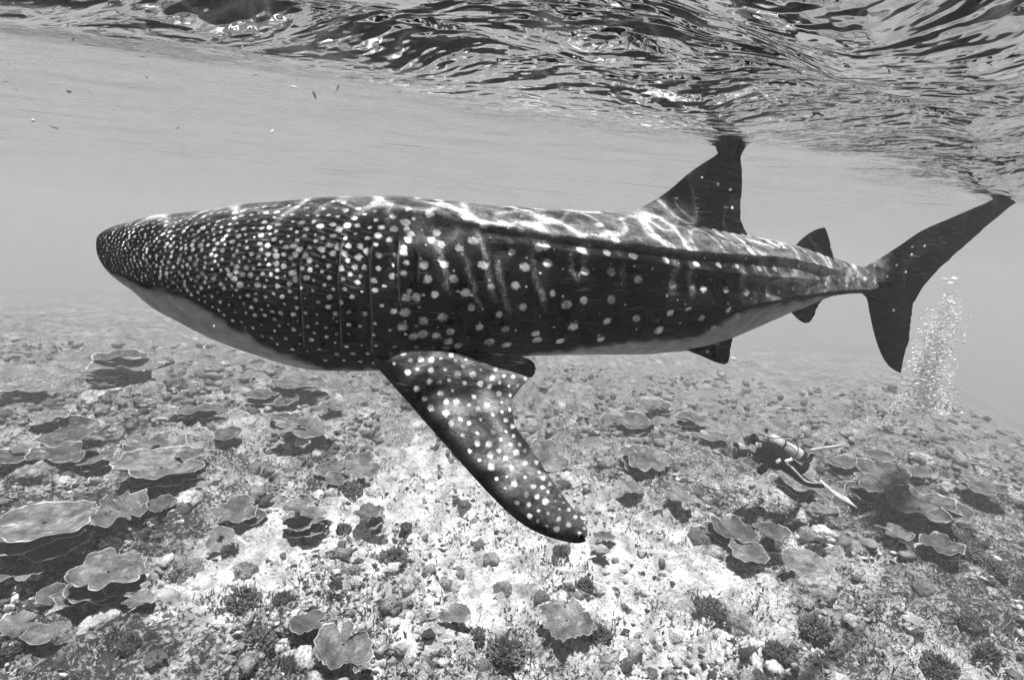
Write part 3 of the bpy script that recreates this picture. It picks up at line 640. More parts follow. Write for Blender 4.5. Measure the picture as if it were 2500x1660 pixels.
PSEED = [100]
def plate_coral(px, py, w, h, rot, label, cup=0.18, ruf=0.05, notch=1, hole=False, tiers=(), lift=None, name='plate_coral'):
    PSEED[0] += 1; sd = PSEED[0]
    P, t = hit(px, py, 0.3); R = w / 2 / FPX * t
    lf = lift if lift is not None else 0.16 + 0.30 * R
    P, t, e1, e2, n = frame_at(px, py, h / w, rot, lf); R = w / 2 / FPX * t
    th_ = thing(name, (P[0], P[1], float(ground(P[0], P[1]))), label, 'coral', 'plate corals on the reef')
    base = np.array(th_.location)
    def put(me, Q, ax, nm, mat):
        o = add(nm, me, mat, th_)
        o.matrix_local = Matrix(((ax[0][0], ax[1][0], ax[2][0], Q[0] - base[0]), (ax[0][1], ax[1][1], ax[2][1], Q[1] - base[1]), (ax[0][2], ax[1][2], ax[2][2], Q[2] - base[2]), (0, 0, 0, 1)))
        return o
    ruf *= 1.5
    if not tiers and not hole and R > 0.30 and sd % 3 != 0:
        q_ = random.Random(sd); tiers = tuple((q_.uniform(-0.55, 0.55), q_.uniform(-0.5, 0.15), q_.uniform(0.55, 0.85)) for _ in range(1 + sd % 2))
    put(plate_mesh(sd, R, 1.0, cup, ruf, notch, hole), P, (e1, e2, n), 'plate', m_plate)
    for k, (dx, dy, sc) in enumerate(tiers):
        Q = P + e1 * dx * R + e2 * dy * R - n * (0.10 + 0.09 * R) * (k + 1)
        put(plate_mesh(sd * 7 + k, R * sc, 0.85, cup * 0.7, ruf, 1, False), Q, (e1, e2, n), 'plate', m_plate)
    hs = max(0.05, P[2] - base[2]) + 0.30
    put(stalk_mesh(sd, hs, 0.16 * R, 0.24 * R + 0.05), P - n * (0.05 * R + 0.02), np.eye(3), 'stalk', m_stalk)
    return th_
PC = plate_coral
PC(394, 1136, 188, 74, -2, 'wide smooth saucer coral with a broken second tier curling under its front edge', 0.20, 0.03, 1, tiers=((0.0, -0.35, 0.72),))
PC(168, 1055, 140, 56, -20, 'smooth tongue-like plate coral rising to the right near the left edge', 0.12, 0.04, 1)
PC(150, 1108, 126, 46, -8, 'plate coral with a torn pointed rim just below the tongue-like one', 0.16, 0.07, 2)
PC(36, 1114, 96, 34, -4, 'narrow plate coral cut off by the left edge of the picture, halfway down the reef', 0.14, 0.04, 1)
PC(64, 1094, 58, 28, -6, 'small dark round plate coral behind the narrow one at the left edge', 0.1, 0.03, 0)
PC(372, 1084, 136, 50, -8, 'ragged ruffled plate coral right behind the wide smooth saucer coral', 0.16, 0.10, 3)
PC(108, 1273, 226, 86, -15, 'longest plate coral of the left foreground, slanting up to the right', 0.10, 0.03, 1, lift=0.5)
PC(289, 1242, 140, 66, -6, 'holed crumbling plate coral in front of the wide smooth saucer coral', 0.10, 0.10, 4)
PC(394, 1231, 64, 34, -14, 'short thick-lipped plate coral beside the crumbling one', 0.2, 0.05, 0)
PC(572, 1246, 104, 58, -12, 'two-lobed plate coral standing on bright sand left of the stacked pair', 0.12, 0.06, 2)
PC(556, 1057, 62, 32, -10, 'lone dark wedge-shaped plate coral on pale rubble below the shark throat', 0.05, 0.03, 0)
PC(62, 947, 118, 26, -6, 'faint hazy plate coral in the far left distance', 0.15, 0.03, 0)
PC(316, 898, 150, 28, -2, 'broad hazy plate coral with a bowed front rim, far off below the snout', 0.22, 0.05, 0)
PC(300, 872, 120, 20, -2, 'thin hazy plate coral just behind the bowed one far below the snout', 0.18, 0.04, 0)
PC(265, 1392, 168, 84, -8, 'large light grey plate coral with wavy edge in the lower left foreground', 0.12, 0.06, 2, lift=0.5)
PC(218, 1444, 112, 52, -4, 'darker plate coral with frayed white rim tucked under the large wavy one', 0.10, 0.04, 1, lift=0.28)
PC(110, 1544, 94, 42, -16, 'tongue-shaped plate coral with bright lower rim near the bottom left corner', 0.08, 0.03, 0)
PC(44, 1524, 80, 54, -4, 'mottled plate coral overhanging dark hollows at the bottom left edge', 0.08, 0.07, 2)
PC(128, 1450, 62, 52, -35, 'small upright dark plate coral between the lower left plates', 0.08, 0.05, 1)
PC(538, 1316, 62, 62, 10, 'ring-shaped plate coral with a dark hole in its middle', 0.10, 0.04, 0, hole=True)
PC(732, 937, 120, 34, 0, 'wide pale plate coral in the middle distance below the gills', 0.16, 0.04, 1)
PC(640, 962, 78, 24, 2, 'bright-topped stacked plate coral left of the wide pale one', 0.10, 0.02, 0, tiers=((0.1, -0.3, 1.0), (0.1, -0.4, 0.95)))
PC(700, 978, 60, 26, -10, 'curled plate coral leaning against the bright stacked one', 0.24, 0.06, 1)
PC(738, 1043, 138, 44, 0, 'flat flower-like plate coral with a dark centre hole and scalloped rim', 0.06, 0.05, 2, hole=True)
PC(698, 1018, 60, 22, -2, 'small pale plate coral peeking from behind the flower-like one', 0.1, 0.04, 0)
PC(884, 1135, 90, 68, 12, 'smooth pale scallop-shaped plate coral left of the pectoral fin', 0.10, 0.04, 1, lift=0.45)
PC(812, 1147, 88, 42, -12, 'thick-rimmed curled plate coral in front of the scallop-shaped one', 0.28, 0.07, 1)
PC(821, 1170, 56, 32, 8, 'lowest small lobe-like plate coral of the curled clump', 0.25, 0.05, 0)
PC(726, 1234, 68, 30, -10, 'upper plate of the stacked pair left of the pectoral fin', 0.15, 0.04, 0, lift=0.55)
PC(744, 1266, 108, 54, -10, 'lower and larger plate of the stacked pair left of the pectoral fin', 0.12, 0.05, 2, lift=0.3)
PC(901, 1252, 68, 40, -6, 'frilly little plate coral standing alone on the sand by the fin', 0.25, 0.08, 1, tiers=((0.3, -0.6, 0.6), (0.6, -0.9, 0.5)))
PC(807, 993, 60, 18, 4, 'thin hazy plate coral right of the wide pale middle-distance one', 0.1, 0.05, 0)
PC(838, 1572, 128, 150, 6, 'tall upright leaf-like plate coral at the bottom edge left of centre', 0.10, 0.05, 2, lift=0.35)
PC(752, 1520, 96, 44, -8, 'encrusted dark plate coral leaning on the tall upright one', 0.12, 0.05, 2)
PC(1383, 1512, 128, 104, 4, 'broad fan-shaped plate coral with pale rim below the fin tip', 0.10, 0.05, 2, lift=0.3)
PC(1112, 1499, 86, 44, 4, 'lone pale-spotted plate coral on the sand at bottom centre', 0.16, 0.06, 2)
PC(1476, 1309, 54, 20, 10, 'upper of two small plates just right of the fin tip', 0.12, 0.04, 0)
PC(1467, 1341, 46, 18, 8, 'lower of two small plates just right of the fin tip', 0.12, 0.04, 0)
PC(1790, 1294, 108, 56, 22, 'spiral-curled plate coral with pale lip below the diver', 0.22, 0.05, 1)
PC(1887, 1301, 76, 42, 12, 'dark cup-like plate coral right of the spiral-curled one', 0.34, 0.04, 0)
PC(1826, 1348, 100, 44, 20, 'split plate coral in front of the spiral-curled one', 0.16, 0.05, 2)
PC(1970, 1377, 118, 60, 24, 'oval plate coral tilted to the lower right with a pale far edge', 0.12, 0.03, 0)
PC(2152, 1166, 130, 76, 18, 'large smooth oval plate coral right of the diver', 0.12, 0.03, 1, lift=0.6)
PC(2246, 1236, 168, 66, 22, 'long dark plate coral with folded inner tiers, rightmost of the big ones', 0.22, 0.06, 1, tiers=((0.0, 0.1, 0.62),), lift=0.5)
PC(2322, 1250, 76, 58, 25, 'rounded ear-shaped end plate joined to the long dark one', 0.2, 0.02, 0, lift=0.45)
PC(1962, 1182, 126, 40, 25, 'wavy-edged plate coral directly beneath the diver legs', 0.2, 0.06, 1, lift=0.35)
PC(2146, 1112, 74, 26, 12, 'small plate coral just behind the large smooth oval one', 0.14, 0.04, 0)
PC(1578, 1124, 120, 66, 16, 'bowl-like plate coral with pale rim left of the diver', 0.22, 0.03, 1)
PC(1538, 1190, 66, 26, 8, 'little faint plate coral in front of the bowl-like one', 0.14, 0.04, 0)
PC(1338, 1112, 100, 74, 20, 'dark plate coral half hidden behind the trailing edge of the pectoral fin', 0.10, 0.05, 1, lift=0.35)
PC(1536, 1028, 118, 44, 8, 'flat pale plate coral behind the bowl-like one', 0.08, 0.05, 2)
PC(1596, 988, 78, 22, 8, 'thin hazy plate coral beyond the flat pale one', 0.12, 0.04, 0)
PC(1742, 1066, 76, 24, 12, 'small plate coral in the haze up and left of the diver camera', 0.14, 0.04, 0)
PC(2062, 1130, 86, 26, 16, 'plate coral with a scalloped rim behind the diver fins', 0.14, 0.06, 1)

PC(228, 1118, 84, 34, -8, 'grey plate coral wedged between the torn-rimmed one and the wide smooth saucer', 0.16, 0.07, 1)
PC(470, 1112, 70, 26, -4, 'small low plate coral right of the ragged ruffled one', 0.14, 0.07, 1)
PC(118, 1018, 84, 24, -8, 'faint plate coral behind the tongue-like one', 0.14, 0.06, 1)
PC(486, 1000, 90, 24, -2, 'thin hazy plate coral left of the bright-topped stack', 0.14, 0.06, 1)
PC(340, 1462, 74, 34, -10, 'shaded plate coral right of the frayed dark plate', 0.12, 0.07, 1)
PC(40, 1400, 86, 40, -10, 'dim plate coral at the left edge under the longest plate', 0.12, 0.07, 1)
PC(2230, 1150, 84, 30, 16, 'dark plate coral right behind the large smooth oval one', 0.16, 0.06, 1)
PC(2400, 1190, 104, 34, 18, 'dark plate coral near the right edge, level with the diver', 0.16, 0.06, 1)
PC(2300, 1330, 92, 40, 22, 'dark shelf of plate coral under the long dark one', 0.16, 0.07, 1)
PC(2190, 1300, 76, 30, 18, 'low plate coral in the shadow below the large smooth oval one', 0.14, 0.06, 1)
PC(2010, 1246, 74, 28, 18, 'small plate coral below the diver lower fin', 0.16, 0.06, 1)
PC(1660, 1212, 70, 26, 10, 'small pale plate coral between the bowl-like one and the spiral-curled one', 0.16, 0.06, 1)
PC(1690, 1020, 84, 22, 8, 'hazy thin plate coral up and left of the diver head, far off', 0.14, 0.05, 0)

# ---- massive (dome) corals: five shapes, each copied where the photograph shows one
def dome_mesh(seed, brain):
    bm = bmesh.new(); bmesh.ops.create_icosphere(bm, subdivisions=5, radius=1.0)
    P = np.array([v.co[:] for v in bm.verts]); F = np.array([[v.index for v in q.verts] for q in bm.faces]); bm.free()
    keep = P[:, 2] > -0.55; idx = -np.ones(len(P), int); idx[keep] = np.arange(keep.sum()); F = idx[F]; F = F[(F >= 0).all(1)]; P = P[keep]
    r = np.random.default_rng(seed); o = r.uniform(0, 50, 3)
    d = 1 + 0.26 * fbm(P[:, 0] * 1.5 + o[0], P[:, 1] * 1.5 + o[1], P[:, 2] * 1.5 + o[2], 3, seed)
    n = fbm(P[:, 0] * 4 + o[1], P[:, 1] * 4, P[:, 2] * 4, 2, seed + 3)
    tip = np.zeros(len(P))
    if brain == 1:
        s = np.sin(26 * P[:, 0] + 10 * n + 7 * P[:, 1]); d += 0.035 * s; tip = sstep(0.2, 0.9, s) * 0.5
    elif brain == 2:
        d += 0.15 * np.abs(n); tip = sstep(0.35, 0.8, np.abs(n)) * 0.5
    else:
        d += 0.03 * fbm(P[:, 0] * 11, P[:, 1] * 11, P[:, 2] * 11, 2, seed + 5)
    Q = P * d[:, None] * np.array([1, 1, 0.78])
    return mesh_np('dome_coral', Q, F, {'tip': tip})
DOMES = [dome_mesh(1, 1), dome_mesh(2, 1), dome_mesh(3, 2), dome_mesh(4, 0), dome_mesh(5, 2)]
for m in DOMES: m.materials.append(m_dome)
PALES = []
for m in (DOMES[2], DOMES[4], DOMES[3]):
    c = m.copy(); c.materials.clear(); c.materials.append(m_pale); PALES.append(c)
rd = random.Random(8)
def dome(px, py, r, kind, label, pale=False, sq=1.0):
    P, t = hit(px, py, 0.02); R = r / FPX * t
    me = (PALES if pale else DOMES)[kind % (3 if pale else 5)]
    o = add('dome_coral', me, None, None, label=label, category='coral', group='rounded coral heads on the reef')
    o.location = (P[0], P[1], float(ground(P[0], P[1])) + 0.12 * R)
    o.scale = (R * rd.uniform(0.9, 1.1), R * rd.uniform(0.9, 1.1), R * sq * rd.uniform(0.85, 1.1)); o.rotation_euler = (rd.uniform(-.2, .2), rd.uniform(-.2, .2), rd.uniform(0, 6.28))
    return o
dome(457, 1395, 33, 0, 'ribbed mushroom-like dome coral alone on bright sand, left of centre', sq=1.2)
dome(378, 1606, 23, 3, 'dark round coral ball near the bottom edge, right of the grey fish')
dome(538, 1604, 19, 3, 'small smooth grey coral ball at the bottom edge, beside a big bushy coral')
dome(593, 1398, 28, 1, 'fine-ribbed dome coral right of the mushroom-like one')
dome(384, 1384, 32, 4, 'dark rough coral mound touching the right side of the large wavy plate')
dome(176, 1486, 40, 0, 'pale lumpy coral boulder below the frayed dark plate', True)
dome(252, 1522, 44, 1, 'larger pale lumpy coral boulder in the lower left', True)
dome(958, 1480, 26, 0, 'ribbed dome coral left of the dark bristly ball at bottom centre')
dome(1025, 1514, 26, 1, 'dark bristly ball coral at bottom centre')
dome(983, 1580, 17, 3, 'small pale smooth coral knob under the dark bristly ball', True)
dome(864, 1392, 15, 0, 'tiny ribbed coral head on sand above the tall upright plate')
dome(1048, 1404, 15, 1, 'tiny ribbed coral head on open sand at lower centre')
dome(1200, 1366, 20, 2, 'knobbly coral head below the leading edge of the pectoral fin')
dome(1322, 1457, 19, 3, 'grey coral head above left of the fan-shaped plate')
dome(1227, 1438, 23, 0, 'striped low dome coral between fin tip and lone spotted plate')
dome(1185, 1630, 27, 3, 'grey dome coral half cut by the bottom edge at centre')
dome(1478, 1613, 31, 4, 'rough grey coral mound below right of the fan-shaped plate')
dome(2010, 1305, 26, 3, 'pale round coral head behind the oval tilted plate', True)
dome(1707, 1318, 30, 3, 'grey coral head with flat top left of the spiral-curled plate')
dome(1744, 1350, 21, 1, 'ribbed coral head just under the spiral-curled plate')
dome(1806, 1528, 31, 0, 'striped coral head at lower right with a pale crust')
dome(1990, 1444, 42, 0, 'pale craggy coral boulder below the oval tilted plate', True, 1.25)
dome(2024, 1420, 30, 1, 'second pale craggy boulder leaning behind the first below the oval plate', True, 1.1)
dome(2254, 1436, 23, 3, 'smooth dark coral head on the right-hand slope')
dome(2228, 1522, 27, 1, 'pale crusted coral head on the lower right slope', True)
dome(2129, 1562, 27, 2, 'knobbly coral head at the lower right, left of the crusted one')
dome(2075, 1502, 19, 3, 'small dark coral head right of the craggy boulders')
dome(2118, 1324, 22, 3, 'dark leaf-flat coral head in front of the long dark plate', sq=0.5)
dome(2316, 1196, 22, 2, 'bright round coral knob behind the ear-shaped plate', True)
dome(2250, 1128, 24, 2, 'dark rounded coral head behind the large oval plate')
dome(82, 1175, 46, 4, 'bushy grey coral mound under the torn-rimmed plate at left')
dome(165, 1180, 22, 1, 'pale streaked coral knob right of the bushy grey mound', True)
dome(75, 962, 26, 2, 'pale knobbly coral heap in the far left haze', True)
dome(228, 985, 34, 1, 'hazy pale coral heap in the left middle distance', True)
dome(410, 1022, 36, 2, 'dark knobbly coral heap in the left middle distance')
dome(430, 945, 20, 3, 'dark thumb-shaped coral head in the haze below the chin', sq=1.5)
dome(462, 1222, 26, 0, 'white cauliflower-like coral lump right of the thick-lipped plate', True)
dome(890, 1018, 24, 4, 'grey coral mound on pale sand below the pectoral fin root')

# ---- branching corals: bushes of stubby fingers
def bush_mesh(seed, n, flatness):
    r = np.random.default_rng(seed); Vs, Fs, T = [], [], []; c = 0
    ga = math.pi * (3 - math.sqrt(5))
    for i in range(n):
        z = 1 - (i + 0.5) / n * 1.02; th = i * ga + r.normal(0, 0.15); s = math.sqrt(max(0, 1 - z * z))
        d = np.array([s * math.cos(th), s * math.sin(th), max(-0.05, z) * flatness]) + r.normal(0, 0.09, 3); d /= np.linalg.norm(d)
        ln = r.uniform(0.82, 1.06) * (1 + 0.12 * math.sin(3 * th + seed)); b0 = d * np.array([1, 1, flatness]) * 0.66; d = d * 0.45 + np.array([0, 0, 0.75]) + r.normal(0, 0.12, 3); d /= np.linalg.norm(d); a = np.cross(d, [0.3, 0.2, 1.0]); a /= np.linalg.norm(a); w = np.cross(d, a)
        th5 = np.linspace(0, 2 * math.pi, 5, endpoint=False); bend = r.normal(0, 0.07, 3)
        rs_ = r.uniform(0.62, 1.0); rings = [(0.0, 0.07 * rs_), (0.6, 0.078 * rs_), (0.88, 0.070 * rs_), (1.0, 0.036 * rs_)]
        for q, rad in rings:
            ctr = b0 + (d * (ln - 0.52)) * q + bend * q * q
            Vs.append(ctr + rad * (np.cos(th5)[:, None] * a + np.sin(th5)[:, None] * w)); T += [sstep(0.75, 1.0, q)] * 5
        Fs.append(grid_faces(4, 5, True, c)); Fs.append(np.array([[c + 15, c + 16, c + 17, c + 18], [c + 15, c + 18, c + 19, c + 19]])); c += 20
    bm = bmesh.new(); bmesh.ops.create_icosphere(bm, subdivisions=2, radius=0.74)
    P = np.array([v.co[:] for v in bm.verts]) * np.array([1, 1, flatness]); F = np.array([[v.index for v in q.verts] + [q.verts[2].index] for q in bm.faces]); bm.free()
    Vs.append(P); T += [0] * len(P); Fs.append(F + c)
    return mesh_np('branching_coral', np.concatenate(Vs), np.concatenate(Fs), {'tip': np.array(T) * 0.6})
BUSH = [bush_mesh(31, 200, 0.75), bush_mesh(32, 260, 0.62), bush_mesh(33, 170, 0.9), bush_mesh(34, 320, 0.55)]
for m in BUSH: m.materials.append(m_branch)
def bush(px, py, r, kind, label):
    P, t = hit(px, py, 0.02); R = r / FPX * t
    o = add('branching_coral', BUSH[kind % 4], None, None, label=label, category='coral', group='branching coral bushes on the reef')
    o.location = (P[0], P[1], float(ground(P[0], P[1])) + 0.02); o.scale = (R * rd.uniform(.9, 1.12), R * rd.uniform(.9, 1.12), R * rd.uniform(.8, 1.05)); o.rotation_euler = (rd.uniform(-.15, .15), rd.uniform(-.15, .15), rd.uniform(0, 6.28))
bush(786, 1287, 22, 0, 'dark stubby-fingered coral bush right under the lower stacked plate')
bush(838, 1302, 24, 2, 'dark stubby-fingered coral bush right of the one under the stacked plates')
bush(594, 1478, 40, 1, 'wide dark bushy coral on bright sand below the fine-ribbed dome')
bush(690, 1468, 26, 3, 'small bushy coral left of the tall upright plate, on the sand')
bush(819, 1434, 20, 0, 'round dark bushy coral above the tall upright plate')
bush(630, 1577, 48, 3, 'big dense bushy coral left of the tall upright plate near the bottom')
bush(564, 1352, 24, 2, 'dark bushy coral under the ring-shaped plate')
bush(318, 1572, 27, 1, 'dark bushy coral right of the large pale boulder, lower left')
bush(690, 1634, 34, 0, 'dark bushy coral cut by the bottom edge left of the tall upright plate')
bush(952, 1383, 42, 3, 'low spreading dark bushy coral on open sand, lower centre')
bush(1231, 1604, 46, 1, 'large dark thicket of branching coral at the bottom, right of centre')
bush(1160, 1560, 28, 2, 'smaller branching coral left of the large bottom thicket')
bush(1455, 1562, 38, 3, 'dark bushy coral in the shadow right of the fan-shaped plate')
bush(1429, 1434, 24, 0, 'finely branched coral above the fan-shaped plate')
bush(1372, 1352, 26, 1, 'grey bushy coral directly under the fin tip')
bush(1985, 1543, 42, 3, 'wide fine-fingered coral below the craggy boulders')
bush(1733, 1497, 42, 1, 'dark bushy coral mass at lower right, left of the striped head')
bush(1993, 1352, 24, 0, 'dark bushy coral behind the oval tilted plate')
bush(1892, 1368, 20, 2, 'little dark bushy coral left of the oval tilted plate')
bush(1902, 1605, 38, 3, 'dark bushy coral near the bottom, right of the lower-right striped head')
bush(2290, 1640, 42, 1, 'dark bushy coral cut by the bottom edge at far right')
bush(2338, 1350, 46, 3, 'dark jagged coral thicket on the right slope under the ear-shaped plate')
bush(2420, 1400, 40, 1, 'dark jagged coral thicket at the right edge of the picture')
bush(2372, 1532, 32, 0, 'dark bushy coral low on the right slope')
bush(2412, 1600, 30, 2, 'dark bushy coral in the bottom right corner')
bush(262, 1292, 46, 1, 'black shaded coral bush beneath the crumbling plate')
bush(268, 1337, 27, 0, 'dark crusty bush behind the large wavy plate')
bush(94, 1366, 24, 2, 'small bushy coral below the longest left plate')
bush(150, 1340, 22, 3, 'small dark bushy coral in the shadow of the longest left plate')
bush(20, 1590, 42, 3, 'pale-tipped dark coral bush in the bottom left corner')
bush(770, 1130, 40, 1, 'dark shaggy coral bush behind the curled clump, left of the scallop plate')
bush(860, 1205, 30, 2, 'dark bush coral in the shade of the curled clump')

# ---- rubble, small stones and low growth: past counting
def lump(seed, sub):
    bm = bmesh.new(); bmesh.ops.create_icosphere(bm, subdivisions=sub, radius=1.0)
    P = np.array([v.co[:] for v in bm.verts]); F = np.array([[v.index for v in q.verts] for q in bm.faces]); bm.free()
    r = np.random.default_rng(seed); d = 1 + 0.6 * fbm(P[:, 0] * 1.6 + seed * 3.1, P[:, 1] * 1.6, P[:, 2] * 1.6, 2, seed) + 0.28 * np.abs(fbm(P[:, 0] * 4.5, P[:, 1] * 4.5 + seed, P[:, 2] * 4.5, 1, seed + 7))
    return P * d[:, None] * np.array([1, r.uniform(0.6, 1), r.uniform(0.4, 0.8)]), F
LUMPS = [lump(i, 2) for i in range(8)]; LUMP0 = [lump(i + 20, 1) for i in range(8)]; LUMP3 = [lump(i + 40, 3) for i in range(5)]
def on_reef(px, py):
    """many pixels at once -> reef points"""
    d = FW + ((px - 1250) / FPX)[:, None] * RT + ((830 - py) / FPX)[:, None] * UP
    ok = d[:, 2] < -0.13; d = d[ok]; t = CAM_Z / -d[:, 2]
    for _ in range(12): q = C0 + t[:, None] * d; t = 0.4 * t + 0.6 * (CAM_Z - ground(q[:, 0], q[:, 1])) / -d[:, 2]
    return C0 + t[:, None] * d, t
def scatter_mesh(name, n, size, seed, ring, kinds, tones, pr):
    r = np.random.default_rng(seed); Vs, Fs, T = [], [], []; c = 0
    q, t = on_reef(r.uniform(-60, 2560, n * 6), r.uniform(840, 1740, n * 6))
    keep = (q[:, 1] >= ring[0]) & (q[:, 1] < ring[1]) & (r.uniform(size=len(q)) < 0.42 + 1.1 * vnoise(q[:, 0] * 0.9, q[:, 1] * 0.9, 0, 77))
    q, t = q[keep][:n], t[keep][:n]; n = len(q)
    g = ground(q[:, 0], q[:, 1]) + ground_fine(q[:, 0], q[:, 1])
    s = size * np.minimum(2.0, r.lognormal(0, 0.45, n)) * (0.6 + 0.05 * t); an = r.uniform(0, 6.28, n); tn = r.choice(tones, n, p=pr)
    for i in range(n):
        P, F = kinds[i % len(kinds)]; ca, sa = math.cos(an[i]), math.sin(an[i])
        Q = P * s[i] * np.array([0.7 + 0.7 * ((i * 0.618) % 1), 1, 0.7 + 0.6 * ((i * 0.414) % 1)])
        Q = np.stack([Q[:, 0] * ca - Q[:, 1] * sa, Q[:, 0] * sa + Q[:, 1] * ca, Q[:, 2]], -1)
        Vs.append(Q + np.array([q[i, 0], q[i, 1], g[i] + 0.05 * s[i]])); Fs.append(F + c); c += len(P); T.append(np.full(len(P), tn[i]))
    return mesh_np(name, np.concatenate(Vs), np.concatenate(Fs), {'tone': np.concatenate(T)})
m_rub, nt, b = new_mat('coral_rubble')
pv = pos_vec(nt); a = noise_n(nt, pv, 30, 4, 0.7)
c = math_n(nt, 'MULTIPLY', attr_n(nt, 'tone'), rng_n(nt, a, 0.3, 0.7, 0.35, 1.5)); nt.links.new(c, b.inputs['Base Color'])
b.inputs['Roughness'].default_value = 0.95; b.inputs['Specular IOR Level'].default_value = 0.02
nt.links.new(bump_n(nt, a, 0.8, 0.03), b.inputs['Normal'])
TN = [0.07, 0.13, 0.25, 0.42, 0.6, 0.75]
me = scatter_mesh('rubble', 5200, 0.026, 3, (3.5, 11), LUMP0, TN, [.14, .14, .18, .2, .2, .14])
add('coral_rubble', me, m_rub, kind='stuff', label='loose coral rubble strewn over the near sand', category='rubble')
me = scatter_mesh('growth', 650, 0.062, 13, (3.5, 13), LUMPS, TN, [.10, .18, .26, .24, .16, .06])
add('coral_growth', me, m_rub, kind='stuff', label='low knobbly coral growth between the larger near corals', category='coral growth')
me = scatter_mesh('rubble', 4800, 0.052, 4, (11, 26), LUMP0, [0.12, 0.17, 0.22, 0.27, 0.33, 0.40], [.18, .2, .22, .2, .14, .06])  # narrow range of tones: haze over distant rubble put into its colour
add('coral_rubble', me, m_rub, kind='stuff', label='low coral growth covering the hazy far reef', category='rubble')
# short twigs of staghorn on the near sand
def twigs(n, seed):
    r = np.random.default_rng(seed); Vs, Fs, T = [], [], []; c = 0
    th = np.linspace(0, 2 * math.pi, 5, endpoint=False)
    Q, _ = on_reef(r.uniform(-40, 2540, n), r.uniform(1120, 1730, n)); Q = Q[vnoise(Q[:, 0] * 1.3, Q[:, 1] * 1.3, 0, 41) > 0.0]
    O = np.repeat(Q, 9, 0); O[:, :2] += r.normal(0, 0.09, (len(O), 2)); O[:, 2] = ground(O[:, 0], O[:, 1]) + ground_fine(O[:, 0], O[:, 1])
    tn = np.repeat(r.choice([0.09, 0.16, 0.35, 0.6], len(Q)), 9)
    for o, k_ in zip(O, tn):
        d = np.array([r.normal(0, .6), r.normal(0, .6), abs(r.normal(0, 0.8)) + 0.35]); d /= np.linalg.norm(d); L = r.uniform(0.03, 0.085); rad = r.uniform(0.006, 0.012)
        u = np.cross(d, [0.2, 0.1, 1]); u /= np.linalg.norm(u); w = np.cross(d, u)
        for q, k in ((0, 1), (0.7, 0.85), (1, 0.3)): Vs.append(o + d * L * q + rad * k * (np.cos(th)[:, None] * u + np.sin(th)[:, None] * w))
        Fs.append(grid_faces(3, 5, True, c)); c += 15; T += [k_] * 15
    return mesh_np('twigs', np.concatenate(Vs), np.concatenate(Fs), {'tone': np.array(T)})
add('coral_twigs', twigs(1500, 9), m_rub, kind='stuff', label='short stubby coral twigs growing in patches on the sand', category='rubble')

# ================================================================== DIVER
m_suit = simple('black_neoprene', 0.006, 0.8, 0.03, var=0.3, scale=30)
m_grey = simple('grey_suit_panel', 0.62, 0.7, 0.1)
m_bcd = simple('buoyancy_vest', 0.009, 0.7, 0.05, var=0.3, scale=25)
m_tank = simple('painted_aluminium', 0.70, 0.35, 0.5, 0.25, var=0.06, scale=8)
m_boot = simple('black_rubber', 0.02, 0.6, 0.2)
m_chrome = simple('chromed_brass', 0.75, 0.25, 0.6, 0.8, var=0.1)
m_fin = simple('white_fin_rubber', 0.85, 0.5, 0.2, var=0.05)
m_hous = simple('light_camera_housing', 0.85, 0.4, 0.3, var=0.08)
m_glass = simple('black_lens_port', 0.008, 0.12, 0.5)
m_glove = simple('grey_gloves', 0.35, 0.8, 0.1, var=0.3, scale=60)
DD = 9.6                                         # metres in front of the camera
z4 = lambda x, y, dd=0.0: unp(1780 + x / 7.839, 1040 + y / 7.839, DD + dd)
MPZ = DD / FPX / 7.839                           # metres per sketch unit
def skin(name, pts, edges, rads, parent, mat, sub=2):
    me = bpy.data.meshes.new(name); org = np.array(parent.location)
    me.from_pydata([tuple(np.array(p) - org) for p in pts], edges, []); me.update()
    o = bpy.data.objects.new(name, me); COL.objects.link(o); o.parent = parent
    md = o.modifiers.new('skin', 'SKIN'); md.use_smooth_shade = True
    for i, r in enumerate(rads):
        v = me.skin_vertices[0].data[i]; v.radius = (r, r); v.use_root = (i == 0)
    o.modifiers.new('sub', 'SUBSURF').render_levels = sub; o.modifiers['sub'].levels = sub
    dg = bpy.context.evaluated_depsgraph_get(); dg.update()
    m2 = bpy.data.meshes.new_from_object(o.evaluated_get(dg)); o.modifiers.clear(); o.data = m2
    m2.materials.clear(); m2.materials.append(mat)
    for p in m2.polygons: p.use_smooth = True
    return o
pbase = z4(900, 900)
person = thing('person', pbase, 'diver in black wetsuit swimming left with a camera held out in front', 'person')
J = {}; names = []; P3 = []; RD = []; ED = []
def jt(n, x, y, dd, r, par=None):
    J[n] = len(P3); P3.append(z4(x, y, dd)); RD.append(r * MPZ)
    if par: ED.append((J[par], J[n]))
jt('pelvis', 1080, 720, 0.0, 150)
jt('waist', 930, 620, 0.0, 140, 'pelvis'); jt('chest', 770, 500, 0.0, 165, 'waist'); jt('collar', 620, 380, 0.0, 120, 'chest'); jt('neck', 540, 310, 0.0, 70, 'collar')
jt('head', 450, 240, 0.0, 128, 'neck'); jt('brow', 412, 215, 0.0, 112, 'head')
jt('sh_n', 660, 450, -0.17, 82, 'collar'); jt('el_n', 570, 690, -0.27, 62, 'sh_n'); jt('wr_n', 455, 590, -0.15, 42, 'el_n')
jt('sh_f', 640, 400, 0.17, 82, 'collar'); jt('el_f', 500, 600, 0.30, 60, 'sh_f'); jt('wr_f', 420, 500, 0.15, 42, 'el_f')
jt('hip_n', 1120, 780, -0.09, 120, 'pelvis'); jt('kn_n', 1390, 1030, -0.10, 82, 'hip_n'); jt('sn_n', 1560, 1110, -0.08, 66, 'kn_n'); jt('an_n', 1740, 1150, -0.06, 42, 'sn_n'); jt('ft_n', 1850, 1140, -0.05, 36, 'an_n')
